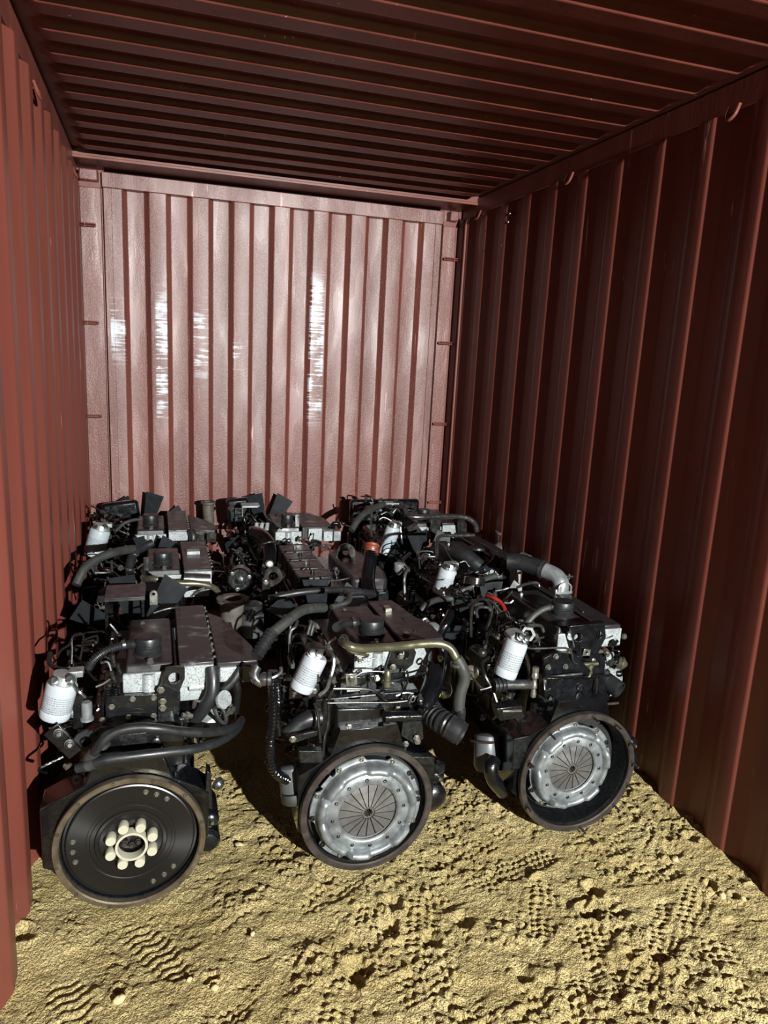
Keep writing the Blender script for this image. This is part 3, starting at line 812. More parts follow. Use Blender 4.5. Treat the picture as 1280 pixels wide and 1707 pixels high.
# rear gear case plate above the housing
e.b('rear_cover', MB().prism([(-.145, .42), (.165, .42), (.165, .545), (.13, .575), (-.09, .575), (-.145, .54)], .085, .15, 'y'), 'black', bevel=.006)
e.plate('inspection_plate', [(176, 1166), (189, 1160), (262, 1157), (262, 1199), (255, 1202), (176, 1202)], .125, .014, 'black')
for p in ((186, 1178), (214, 1195), (221, 1165), (256, 1163), (256, 1193), (171, 1200)):
    e.bolt(*p, .120, .0075)
e.b('cast_lettering', MB().tube([e.P(214, 1183, .124), e.P(228, 1181, .124), e.P(240, 1184, .124)], .0012, 5).tube([e.P(206, 1188, .124), e.P(245, 1187, .124)], .0012, 5), 'pipe')
e.b('dome_plug', MB().lathe(e.P(260, 1237, .083), (0, -1, 0), [(.016, 0), (.0155, .006), (.009, .009), (.001, .0095)], 20), 'black')
e.plate('name_boss', [(196, 1226), (245, 1221), (246, 1240), (202, 1245)], .082, .006, 'casting')
ic = top_common(e, vx=(-.015, .137), vy=(.165, .60), cap=(.058, .262), ix=(.152, .262))
# exhaust heat shield, long dark plate at the right
q = [e.P(344, 1022, 0) for _ in (0,)]
e.b('heat_shield', MB().prism([(.272, .175), (.405, .175), (.402, .30), (.375, .40), (.32, .60), (.272, .66)], .700, .722, 'z').prism([(.30, .2), (.36, .2), (.36, .6), (.30, .6)], .64, .70, 'z'), 'plastic', bevel=.005)
e.b('manifold_end', MB().box((.280, .165, .655), (.340, .20, .706)), 'alu', bevel=.004)
e.b('manifold_box', MB().box((.350, .150, .655), (.405, .205, .715)), 'plastic', bevel=.004)
e.pipe('coolant_hose', [(352, 1112, .16), (355, 1135, .14), (352, 1160, .13), (338, 1183, .14), (325, 1198, .16)], .022, 'rubber', seg=14)
e.pipe('coolant_hose', [(402, 1112, .17), (388, 1135, .16), (370, 1152, .16), (355, 1170, .18)], .015, 'rubber', seg=14)
e.pipe('return_pipe', [(391, 1128, .22), (396, 1150, .22), (394, 1172, .24), (392, 1195, .28)], .013, 'pipe', seg=12)
o = e.b('compressor_housing', MB().lathe(e.P(352, 1208, .18), (.2, -1, .1), [(.02, .03), (.03, .028), (.034, .02), (.036, .0), (.052, -.02), (.056, -.05), (.03, -.09)], 26), 'alu')
e.b('clamp', MB().tube([e.P(357, 1180, .12), e.P(368, 1178, .11), e.P(376, 1192, .11), e.P(375, 1206, .12), e.P(364, 1198, .11), e.P(357, 1180, .12)], .007, 8), 'chrome', o)
e.b('turbo_flange', MB().lathe(e.P(364, 1167, .14), (.5, -.6, .3), [(.018, 0), (.022, .012), (.030, .02), (.03, .03)], 16), 'alu', o)
alternator(e, .27, .6, .42)
# lifting eye bracket
e.plate('lifting_bracket', [(276, 1113), (305, 1110), (308, 1114), (308, 1131), (290, 1175), (288, 1200), (263, 1200), (262, 1150), (268, 1143)], .122, .010, 'black', holes=[(291, 1131, .019)])
for p in ((268, 1150), (271, 1180), (271, 1169)):
    e.bolt(*p, .118, .009, h=.01)
# fuel filter, head and side plumbing
fuelfilter(e, (105, 1136), (90, 1196), .10, .045)
e.pipe('fuel_pipe', [(84, 1088, .22), (82, 1103, .19), (92, 1113, .16), (115, 1118, .13)], .0075, 'pipe')
e.pipe('fuel_pipe', [(117, 1125, .10), (122, 1140, .08), (131, 1152, .06), (142, 1163, .06)], .0055, 'chrome')
e.pipe('breather_hose', [(226, 1073, .262), (212, 1075, .24), (190, 1080, .22), (170, 1089, .20), (155, 1102, .19), (147, 1114, .19)], .0125, 'rubber', rib=.13, ribn=.009, seg=12)
e.b('hose_clamp', MB().ring(e.P(206, 1075, .235)+Vector((-.006, 0, 0)), (1, .15, .1), [(.0125, 0), (.0125, .012), (.0155, .012), (.0155, 0)], 18), 'chrome')
e.pipe('cap_spigot', [(226, 1073, .262), (206, 1075, .235)], .009, 'pipe')
for k, pts in enumerate((((119, 1112, .22), (120, 1085, .24), (121, 1062, .26), (138, 1058, .28), (137, 1082, .28), (133, 1100, .26)),
        ((138, 1068, .28), (150, 1063, .30), (162, 1061, .32), (161, 1075, .32), (155, 1095, .30)),
        ((137, 1071, .27), (150, 1069, .30), (158, 1069, .32), (158, 1082, .30)), ((136, 1076, .27), (148, 1074, .29), (155, 1075, .30), (156, 1092, .28)),
        ((138, 1084, .26), (148, 1085, .28), (153, 1082, .29), (157, 1086, .28)), ((95, 1095, .2), (103, 1083, .22), (115, 1075, .24), (120, 1064, .26)))):
    e.pipe('injector_line', pts, .0038, 'pipe')
injectors(e, -.055, .22, .55, .66, 3, (-.19, .38, .60))
pump(e)
for (a, b_, c_) in (((168, 1105, .17), (180, 1104, .165), (186, 1120, .16)), ((160, 1145, .15), (172, 1140, .15), (184, 1132, .15)), ((183, 1040, .4), (190, 1048, .4), (196, 1056, .4)), ((185, 1065, .33), (190, 1066, .33), (196, 1071, .33))):
    e.pipe('leak_off_pipe', (a, b_, c_), .0045, 'chrome')
for (a, b_) in (((186, 1090, .17), (190, 1108, .17)), ((184, 1118, .16), (192, 1138, .16)), ((196, 1056, .4), (199, 1062, .4)), ((180, 1138, .15), (186, 1155, .15)), ((194, 1105, .18), (199, 1120, .18))):
    p, q_ = e.P(*a), e.P(*b_); e.b('injector', MB().lathe(p, q_-p, [(.006, 0), (.0095, .004), (.0095, .012), (.007, .013), (.008, .03), (.011, .031), (.011, .040), (.008, .045)], 8), 'pipe')
for (px, py) in ((180, 1160), (193, 1160)):
    e.b('coil_spring', MB().tube([e.P(px, py-14, .14), e.P(px, py+10, .14)], .011, 10, rib=.2, ribn=.007), 'gloss')
e.b('canister', MB().lathe(e.P(144, 1170, .12), (0, 0, -1), [(.012, 0), (.016, .004), (.016, .05), (.020, .052), (.020, .060), (.01, .064)], 16), 'alus')
e.plate('stay_plate', [(122, 1155), (138, 1150), (139, 1215), (122, 1215)], .12, .02, 'black')
# electrical bracket at lower left
br = e.plate('relay_bracket', [(73, 1226), (97, 1208), (136, 1250), (116, 1266)], .02, .012, 'black')
for p in ((97, 1222), (115, 1240)):
    e.b('terminal', MB().lathe(e.P(*p, .018), (.2, -1, .3), [(.014, 0), (.014, .005), (.010, .006), (.010, .016), (.006, .017), (.006, .026)], 12), 'pipe', br)
e.b('cable_drum', MB().ring(e.P(143, 1233, .08), (0, -1, 0), [(.018, 0), (.018, .012), (.034, .012), (.034, 0)], 26), 'rubber')
# the two thick hoses sweeping across the back
for pts in (((140, 1270, .02), (152, 1260, .0), (168, 1240, -.02), (190, 1221, -.02), (225, 1213, -.02), (262, 1214, -.02), (300, 1219, .0), (345, 1221, .04), (385, 1214, .12), (402, 1200, .22)),
            ((128, 1281, .0), (150, 1275, -.01), (180, 1266, -.02), (225, 1260, -.02), (275, 1254, -.01), (325, 1248, .02), (365, 1236, .08), (392, 1218, .16), (402, 1200, .24))):
    e.pipe('hydraulic_hose', pts, .0145, 'rubber', seg=14)
for (a, b_) in (((176, 1236, -.012), (168, 1246, -.012)), ((157, 1254, -.005), (145, 1266, .008)), ((158, 1271, -.012), (140, 1279, -.003))):
    p, q_ = e.P(*a), e.P(*b_); L = (q_-p).length; e.b('hose_ferrule', MB().lathe(p, q_-p, [(.0175, 0), (.0175, L*.7), (.014, L*.72), (.014, L)], 16), 'hosegrey')
starter(e, .235, .10, .14, .042)
e.b('starter_nose', MB().lathe(e.P(362, 1305, .09), (.6, -.8, -.2), [(.022, 0), (.02, .012), (.012, .018), (.010, .022)], 14), 'chrome')
e.plate('mount_ear', [(345, 1285), (352, 1290), (354, 1350), (340, 1345)], .03, .05, 'casting')
e.b('bearing_cap', MB().lathe(e.P(267, 1277, .03), (0, -1, .2), [(.016, 0), (.014, .006), (.008, .005), (.007, 0)], 18), 'black')
# far end: control box bracket and fan
e.b('control_bracket', MB().box((-.10, .64, .795), (.045, .80, .805)).box((-.10, .636, .790), (.045, .646, .80)), 'plastic', bevel=.002)
e.b('bracket_leg', MB().box((-.098, .64, .60), (-.088, .66, .795)).box((.03, .70, .60), (.04, .72, .795)), 'black')
e.b('lifting_tab', MB().prism(circ(.075, .812, .014, 12)[:7]+[(.061, .77), (.089, .77)], .64, .647, 'y', [circ(.075, .812, .006, 10)]), 'zinc')
e.pipe('vacuum_pipe', [(256, 1022, .60), (275, 1016, .60), (292, 1013, .61), (300, 1016, .64)], .004, 'chrome')
fan(e, .53, .90, .285, 8, .25)
clutter(e, [((-.22, .15, .45), (-.10, .55, .70)), ((.18, .1, .42), (.30, .2, .6)), ((-.2, .1, .35), (-.1, .2, .5))], 34, 11)
# exhaust elbow with open flange
def funnel(e, px, py, y, r=.062, h=.12, mat='funnel', name='exhaust_outlet', lean=(0, 0, 1)):
    p = e.P(px, py, y); ax = Vector(lean)
    o = e.b(name, MB().ring(p, ax, [(r*.62, -h), (r*.66, -.012), (r*.58, 0), (r, 0), (r, -.012), (r*.8, -.02), (r*.76, -h*.5), (r*.7, -h)], 30), mat)
    for k in range(4):
        t = math.pi/4+k*math.pi/2; e.b('bolt_hole', MB().ring(p+Vector((r*.85*math.cos(t), r*.85*math.sin(t), .0008)), ax, [(.003, 0), (.003, .0008), (.006, .0008), (.006, 0)], 8), 'dark', o)
    return o
funnel(e, 388, 997, .88, .068, .16)
e.b('exhaust_elbow', MB().tube([e.P(388, 1040, .88), e.P(386, 1062, .86), (.33, .78, .52), (.25, .7, .5)], .045, 16), 'funnel')
e.b('expansion_canister', MB().lathe(e.P(421, 1013, .86), (0, 0, -1), [(.03, 0), (.038, .004), (.038, .03), (.048, .032), (.048, .11), (.04, .125), (.02, .13)], 26), 'jar')
e.b('canister_cap', MB().lathe(e.P(421, 1005, .86), (0, 0, -1), [(.035, 0), (.042, .004), (.042, .045)], 26), 'rubber')

# ================================================================== ENGINE 2: middle, front, grey clutch cover
e = Eng('front middle diesel engine with grey clutch cover and long brassy pipe across its top', 1.057, -2.67)
flange(e, .232, inner=.208, mat='rimbrown')
shoulders(e, 0, .232, .232, .52, -.235, .245)
coreblock(e, seed=2, cx=.04)
clutch(e, -.004, .232, 1.03, .012, .35)
e.b('ring_gear', MB().ring((0, .04, .232), (0, -1, 0), [(.15, -.02), (.15, .004), (.2, .004), (.2, -.02)], 64), 'dark')
valvecover(e, -.01, .155, .20, .62, cap=(.075, .30), capr=.046, top='plastic')
c2 = e.b('intake_cover', MB().prism([(.165, .22), (.33, .22), (.335, .36), (.30, .46), (.27, .66), (.165, .66)], .655, .735, 'z'), 'plastic', bevel=.006)
e.b('cover_end_face', MB().box((.17, .205, .60), (.315, .217, .722)), 'alu', c2, bevel=.003)
e.b('block_tag', MB().box((.20, .52, .734), (.225, .56, .748)), 'zinc', c2)
e.b('bolt', MB().bolt((.20, .27, .735), (0, 0, 1), .012, .01), 'zinc', c2)
for y_ in (.30, .42, .54): e.b('bolt', MB().bolt((.245, y_, .735), (0, 0, 1), .006, .006), 'pipe', c2)
e.b('gear_case', MB().prism([(-.17, .46), (.20, .46), (.20, .60), (-.17, .60)], .10, .16, 'y'), 'black', bevel=.006)
pl = e.plate('rear_cover', [(562, 1182), (640, 1180), (641, 1216), (604, 1214), (560, 1217)], .05, .06, 'black', bevel=.005)
for (a, b_) in ((585, 597), (628, 600)):
    pass
e.plate('bolt_recess', [(578, 1207), (604, 1204), (604, 1213), (578, 1218)], .046, .006, 'casting')
e.plate('bolt_recess', [(614, 1205), (636, 1204), (637, 1214), (614, 1213)], .046, .006, 'casting')
e.bolt(582, 1212, .044, .009); e.bolt(634, 1211, .044, .009)
e.b('lug', MB().cyl(e.P(640, 1195, .02), e.P(700, 1193, .02), .018, .018, 20).cyl(e.P(640, 1195, .02), e.P(648, 1195, .02), .022, .022, 20), 'gloss')
e.plate('mount_block', [(672, 1200), (704, 1196), (706, 1232), (690, 1240), (668, 1226)], .06, .05, 'casting')
for p in ((664, 1236), (676, 1240), (694, 1230), (696, 1236)): e.bolt(*p, .05, .009)
e.plate('shoulder_ledge', [(685, 1262), (724, 1262), (724, 1275), (690, 1275)], -.004, .03, 'casting')
e.plate('shoulder_ledge', [(499, 1252), (538, 1252), (538, 1272), (500, 1272)], -.004, .03, 'casting')
# lift plate & bracket
e.plate('lifting_bracket', [(655, 1080), (690, 1080), (694, 1088), (688, 1108), (672, 1122), (665, 1150), (640, 1152), (645, 1110)], .17, .010, 'black', holes=[(675, 1092, .015)])
e.plate('zinc_plate', [(576, 1124), (595, 1123), (596, 1142), (577, 1143)], .10, .006, 'zinc'); e.bolt(586, 1132, .096, .009, mat='chrome')
e.plate('zinc_plate', [(578, 1144), (600, 1144), (600, 1152), (578, 1154)], .11, .006, 'alu'); e.plate('zinc_plate', [(580, 1162), (602, 1160), (602, 1165), (581, 1167)], .10, .006, 'zinc')
e.b('solenoid_valve', MB().lathe(e.P(646, 1120, .10), (0, 0, -1), [(.008, -.006), (.012, 0), (.0125, .03), (.016, .032), (.016, .05)], 18), 'olive')
for p in ((655, 1112), (600, 1100), (668, 1094)): e.bolt(*p, .15, .009)
e.plate('valve_block', [(600, 1150), (690, 1148), (700, 1168), (600, 1172)], .12, .06, 'casting')
e.b('cast_lettering', MB().tube([e.P(603, 1158, .118), e.P(640, 1158, .118)], .0015, 5), 'pipe')
for pts, r, mt in ((((592, 1128, .1), (606, 1120, .1), (625, 1119, .1), (640, 1120, .1)), .003, 'chrome'), (((555, 1148, .08), (580, 1148, .08), (612, 1149, .08), (628, 1155, .08), (640, 1166, .08), (644, 1168, .08)), .0045, 'pipe'),
        (((546, 1172, .06), (600, 1171, .06), (650, 1171, .06), (680, 1168, .06)), .003, 'pipe'), (((547, 1172, .06), (548, 1190, .05), (546, 1210, .04), (541, 1230, .02), (538, 1262, .01)), .0055, 'pipe'),
        (((524, 1172, .06), (530, 1190, .05), (532, 1215, .03), (534, 1238, .02)), .0055, 'pipe'), (((640, 1138, .10), (660, 1138, .10), (680, 1130, .12), (700, 1124, .14), (715, 1118, .15)), .004, 'black'),
        (((682, 1172, .05), (686, 1163, .05), (689, 1160, .05)), .005, 'chrome'), (((660, 1160, .10), (675, 1155, .10), (690, 1156, .1)), .004, 'chrome'), (((678, 1118, .12), (680, 1128, .12), (676, 1145, .12), (665, 1160, .12)), .004, 'pipe'),
        (((555, 1150, .08), (549, 1160, .07), (548, 1175, .06)), .0055, 'pipe'), (((550, 1085, .12), (556, 1095, .1), (556, 1110, .09), (551, 1130, .08), (545, 1148, .08), (532, 1160, .08)), .007, 'chrome'),
        (((598, 1105, .14), (612, 1100, .14), (625, 1097, .14)), .003, 'pipe'), (((617, 1120, .12), (618, 1135, .12), (620, 1150, .12)), .003, 'chrome')):
    e.pipe('steel_pipe', pts, r, mt)
# the long brassy coolant pipe with its grey hose
e.pipe('coolant_pipe', [(570, 1068, .06), (580, 1076, .0), (600, 1081, .0), (630, 1080, .02), (670, 1077, .04), (705, 1073, .05), (733, 1073, .05), (750, 1080, .04), (759, 1094, .03), (762, 1100, .03)], .0145, 'olive', seg=14)
e.pipe('pipe_stay', [(576, 1080, .0), (590, 1088, .0), (614, 1092, .02)], .005, 'olive')
e.b('hose_clamp', MB().tube([e.P(567, 1074, .055), e.P(568, 1062, .05), e.P(576, 1060, .03), e.P(580, 1068, .01)], .005, 8), 'chrome')
e.pipe('coolant_hose', [(761, 1097, .03), (771, 1115, .02), (774, 1132, .02), (768, 1152, .02), (765, 1172, .02), (765, 1182, .02)], .0205, 'hosegrey', seg=16)
for (px, py) in ((762, 1101), (765, 1182)):
    e.b('hose_clamp', MB().ring(e.P(px, py, .03)+Vector((0, 0, -.006)), (.1, 0, -1), [(.0205, 0), (.0205, .011), (.024, .011), (.024, 0)], 22), 'chrome')
# charge air pipe and corrugated hose
e.pipe('charge_air_pipe', [(732, 1082, .20), (728, 1110, .16), (722, 1140, .12), (712, 1165, .08), (704, 1182, .06)], .036, 'gloss', seg=20)
e.pipe('intake_hose', [(712, 1175, .09), (722, 1192, .05), (738, 1204, .0), (752, 1212, -.03)], .040, 'rubber', seg=24, rib=.05, ribn=.018)
p0, p1 = e.P(748, 1210, -.025), e.P(771, 1224, -.06); ax = (p1-p0); L = ax.length
e.b('hose_mouth', MB().ring(p0, ax, [(.034, 0), (.043, 0), (.041, L*.2), (.043, L*.35), (.041, L*.5), (.043, L*.7), (.040, L*.85), (.041, L), (.037, L+.002), (.034, L*.6)], 34), 'rubber')
e.pipe('hose_spigot', [(768, 1180, .02), (767, 1195, .0), (765, 1208, -.03)], .018, 'rubber', seg=14)
e.b('actuator', MB().lathe(e.P(740, 1150, .14), (-.3, -.6, .5), [(.015, -.03), (.028, -.02), (.03, 0), (.026, .004), (.03, .008), (.025, .03), (.01, .035)], 24), 'zinc')
e.plate('yellow_tag', [(731, 1148), (736, 1145), (735, 1160), (727, 1168), (724, 1164), (731, 1156)], .11, .004, 'yellow')
# left side: big hose, elbow, loom, filter
e.pipe('radiator_hose', [(540, 1013, .36), (520, 1014, .30), (503, 1018, .25), (485, 1030, .20), (465, 1046, .16), (452, 1056, .14)], .0175, 'hosegrey', seg=16)
e.pipe('radiator_hose', [(453, 1055, .14), (445, 1066, .12), (436, 1080, .10), (427, 1094, .08)], .020, 'rubber', seg=18, rib=.12, ribn=.014)
e.b('hose_clamp', MB().ring(e.P(482, 1032, .195), (-.7, -.3, -.4), [(.0175, 0), (.0175, .012), (.021, .012), (.021, 0)], 22), 'chrome')
e.pipe('vent_hose', [(552, 1012, .40), (566, 1008, .42), (580, 1003, .44), (583, 993, .5), (574, 986, .55)], .010, 'hosegrey')
o = e.b('steel_elbow', MB().tube([e.P(428, 1112, .08), e.P(424, 1122, .07), e.P(427, 1133, .06), e.P(437, 1138, .06)], .016, 14).lathe(e.P(438, 1132, .06), (1, -.2, 0), [(.016, -.01), (.022, 0), (.022, .01), (.016, .012), (.022, .016), (.022, .026), (.01, .03)], 18), 'chrome')
e.pipe('steel_pipe', [(444, 1132, .06), (458, 1128, .06), (468, 1120, .07), (468, 1112, .08)], .006, 'chrome')
e.pipe('braided_loom', [(455, 1118, .10), (454, 1145, .09), (456, 1175, .08), (455, 1205, .07), (451, 1240, .06), (452, 1270, .06), (462, 1290, .06), (478, 1300, .08)], .016, 'gloss', seg=14, rib=.08, ribn=.012)
e.pipe('loom_branch', [(462, 1140, .11), (464, 1165, .10), (462, 1190, .1), (466, 1225, .1)], .009, 'gloss', rib=.1, ribn=.01)
fuelfilter(e, (528, 1092), (500, 1150), .10, .040, mat='filter', head=False)
fh = headcast(e, 529, 1087, .09, 'pipe')
for p in ((519, 1089), (530, 1091)): e.b('banjo_bolt', MB().lathe(e.P(*p, .08), (0, -.8, .5), [(.015, 0), (.015, .007), (.010, .008), (.010, .018), (.005, .019)], 14), 'chrome', fh)
e.plate('label_plate', [(522, 1094), (537, 1101), (529, 1118), (524, 1110)], .12, .004, 'filter')
e.b('filter_drain', MB().lathe(e.P(491, 1152, .10), (-.3, -.2, -1), [(.012, 0), (.012, .008), (.007, .01), (.007, .018)], 12), 'rimbrown')
for pts in (((519, 1095, .08), (526, 1115, .07), (531, 1135, .07)), ((482, 1088, .24), (483, 1055, .27), (492, 1045, .28), (496, 1035, .3)), ((513, 1058, .2), (519, 1035, .22)), ((518, 1060, .2), (524, 1038, .22)), ((560, 1062, .1), (548, 1072, .1), (547, 1080, .1))):
    e.pipe('fuel_pipe', pts, .0055, 'chrome')
e.pipe('breather_hose', [(608, 1038, .33), (590, 1038, .30), (572, 1040, .26), (560, 1046, .2)], .015, 'rubber', seg=14)
e.b('hose_clamp', MB().ring(e.P(586, 1038, .29), (1, .1, 0), [(.0155, 0), (.0155, .012), (.019, .012), (.019, 0)], 20), 'chrome')
e.plate('side_panel', [(505, 1168), (540, 1160), (545, 1185), (520, 1200)], .16, .02, 'black')
e.pipe('intake_pipe', [(480, 1225, .1), (498, 1208, .1), (515, 1198, .1), (535, 1196, .1)], .028, 'rubber', seg=16)
e.plate('stay_bracket', [(484, 1228), (530, 1218), (531, 1226), (486, 1240)], .03, .012, 'black'); e.bolt(488, 1232, .025, .009)
e.plate('bracket_foot', [(512, 1146), (532, 1140), (534, 1158), (514, 1164)], .10, .012, 'casting'); e.bolt(524, 1152, .095, .008)
injectors(e, -.06, .24, .58, .66, 4, (-.20, .36, .60))
pump(e, -.21)
clutter(e, [((-.26, .12, .45), (-.10, .4, .74)), ((-.10, .12, .58), (.1, .2, .66)), ((.24, .15, .5), (.34, .25, .72)), ((-.28, .1, .35), (-.16, .3, .5)), ((.1, .06, .48), (.26, .12, .6))], 64, 12)
e.b('oil_filter', MB().lathe(e.P(484, 1275, .12), (.05, -.3, -1), [(.03, 0), (.040, .006), (.041, .10), (.036, .125), (.02, .13)], 26), 'jar')
e.b('filter_end', MB().lathe(e.P(488, 1322, .07), (.05, -.3, -1), [(.036, 0), (.037, .02), (.03, .035), (.01, .04)], 24), 'hosegrey')
starter(e, .262, .08, .20, .05)
e.b('starter_nose', MB().lathe(e.P(730, 1278, .06), (.2, -1, .2), [(.025, 0), (.024, .012), (.015, .02)], 16), 'black')
alternator(e, .28, .6, .45)
fan(e, .5, .90, .26, 8, .1)
e.b('oil_dipstick', MB().tube([e.P(716, 1060, .5), e.P(722, 1030, .5)], .006, 8).lathe(e.P(722, 1030, .5), (0, 0, 1), [(.012, 0), (.012, .01)], 10), 'chrome')
e.b('lifting_hook', MB().tube([e.P(708, 1044, .45), e.P(704, 1036, .45), e.P(709, 1031, .45), e.P(714, 1037, .45)], .006, 8), 'zinc')
e.b('thermostat_housing', MB().lathe(e.P(720, 1058, .42), (0, -.3, 1), [(.035, 0), (.035, .012), (.022, .016), (.022, .045), (.012, .05)], 18), 'alus')
e.pipe('cross_hose', [(450, 998, .77), (475, 992, .77), (505, 987, .77), (540, 984, .79), (570, 983, .83), (600, 985, .86)], .014, 'rubber', seg=12)
e.pipe('cross_hose', [(575, 990, .84), (600, 987, .86), (622, 990, .90)], .016, 'rubber', seg=12)
e.pipe('coolant_stub', [(733, 1055, .4), (742, 1042, .4), (748, 1030, .42), (752, 1020, .44)], .018, 'gloss', seg=12)

# ================================================================== ENGINE 3: right, front, deep housing with clutch
e = Eng('front right diesel engine with deep brown flange and studs around its clutch', 1.882, -2.65)
flange(e, .2425, inner=.219, mat='rimbrown', deep=.13, nb=0)
shoulders(e, 0, .2425, .2425, .53, -.255, .235, .15)
coreblock(e, seed=3, cx=.05)
clutch(e, -.012, .247, .955, .052, .18, lug=6)
e.b('ring_gear', MB().ring((0, .085, .2425), (0, -1, 0), [(.12, -.02), (.12, .004), (.2, .004), (.2, -.02)], 64), 'dark')
for a_ in (82, 55, 28, 5, -18, -42, -82, 205, 160, 128):
    t = math.radians(a_); c_, s_ = .231*math.cos(t), .2425+.231*math.sin(t)
    e.b('stud', MB().cyl((c_, .0, s_), (c_+.002, -.045, s_-.004), .0042, .0038, 8).cyl((c_, -.006, s_), (c_, -.012, s_), .007, .007, 6), 'rimbrown')
e.plate('rough_patch', [(857, 1232), (886, 1226), (878, 1252), (866, 1282), (854, 1282)], .016, .006, 'casting')  # thin raised patch in the rough casting material, on the housing's left
valvecover(e, -.01, .155, .215, .68, cap=(.082, .35), capr=.046)
c3 = e.b('intake_cover', MB().box((.168, .21, .64), (.268, .80, .735)), 'plastic', bevel=.006)
e.b('cover_end_face', MB().box((.170, .198, .65), (.266, .208, .722)), 'alu', c3, bevel=.003)
e.b('raised_lettering', MB().tube([(.19, .36, .7355), (.20, .45, .7355), (.19, .52, .7355)], .004, 6).tube([(.20, .56, .7355), (.195, .66, .7355)], .004, 6), 'hosegrey', c3)
br = e.plate('lifting_bracket', [(950, 1047), (1008, 1041), (1010, 1062), (986, 1112), (966, 1106)], .16, .012, 'black', holes=[(964, 1063, .019), (998, 1058, .017)])
e.plate('bracket_rim', [(950, 1044), (1009, 1038), (1008, 1042), (950, 1048)], .145, .03, 'black', br)
e.plate('zinc_tag', [(974, 1082), (985, 1083), (982, 1099), (970, 1097)], .150, .006, 'zinc', br, holes=[(978, 1088, .005)])
e.bolt(988, 1100, .155, .010); 
tee = e.b('brass_tee', MB().lathe(e.P(984, 1106, .13), (0, 0, -1), [(.010, 0), (.014, .002), (.014, .014), (.010, .016), (.010, .03), (.012, .031), (.012, .045)], 12).cyl(e.P(972, 1108, .13), e.P(996, 1106, .13), .008, .008, 8), 'olive')
e.plate('rear_plate', [(906, 1098), (925, 1088), (958, 1090), (985, 1118), (984, 1126), (908, 1130)], .12, .014, 'black')
for p in ((926, 1094), (913, 1112), (942, 1111), (948, 1085)): e.bolt(*p, .115, .009, h=.01)
e.b('stay_rail', MB().tube([e.P(908, 1130, .10), e.P(940, 1126, .10), e.P(970, 1123, .10)], .006, 8), 'chrome')
lc = e.plate('lower_cover', [(908, 1132), (980, 1132), (1002, 1130), (998, 1168), (908, 1166)], .085, .05, 'black', bevel=.005)
e.b('round_plug', MB().lathe(e.P(967, 1146, .083), (0, -1, 0), [(.016, 0), (.0155, .005), (.011, .006), (.010, .003), (.001, .003)], 22), 'black', lc)
e.plate('cover_rim', [(905, 1131), (1000, 1129), (1000, 1132), (905, 1134)], .07, .015, 'gloss', lc); e.plate('cover_rim', [(921, 1164), (962, 1161), (962, 1163), (921, 1166)], .07, .015, 'gloss', lc)
e.bolt(919, 1165, .075, .009); e.bolt(963, 1162, .075, .009)
st = e.b('check_valve', MB().lathe(e.P(893, 1112, .06), (0, 0, -1), [(.010, 0), (.013, .003), (.013, .018), (.010, .02), (.013, .025), (.014, .04), (.009, .045), (.009, .06), (.012, .065), (.012, .08), (.008, .085), (.012, .10), (.012, .115), (.006, .12)], 12), 'zinc')
cy = e.b('shut_off_solenoid', MB().cyl(e.P(841, 1141, .07), e.P(884, 1141, .07), .018, .018, 20).cyl(e.P(884, 1141, .07), e.P(893, 1141, .065), .008, .008, 10), 'chrome')
e.b('rubber_boot', MB().tube([e.P(822, 1143, .07), e.P(841, 1141, .07)], .024, 16, rib=.1, ribn=.012), 'rubber', cy)
fuelfilter(e, (862, 1068), (840, 1127), .10, .043, head=False)
fh = headcast(e, 866, 1062, .09)
for p in ((866, 1062), (875, 1066)): e.b('banjo_bolt', MB().lathe(e.P(*p, .08), (0, -.8, .5), [(.014, 0), (.014, .007), (.010, .008), (.010, .018), (.005, .019)], 14), 'chrome', fh)
e.b('gasket_frame', MB().ring(e.P(880, 1056, .12), (-.6, -1, .2), [(.018, 0), (.018, .014), (.028, .014), (.028, 0)], 6), 'alu', fh)
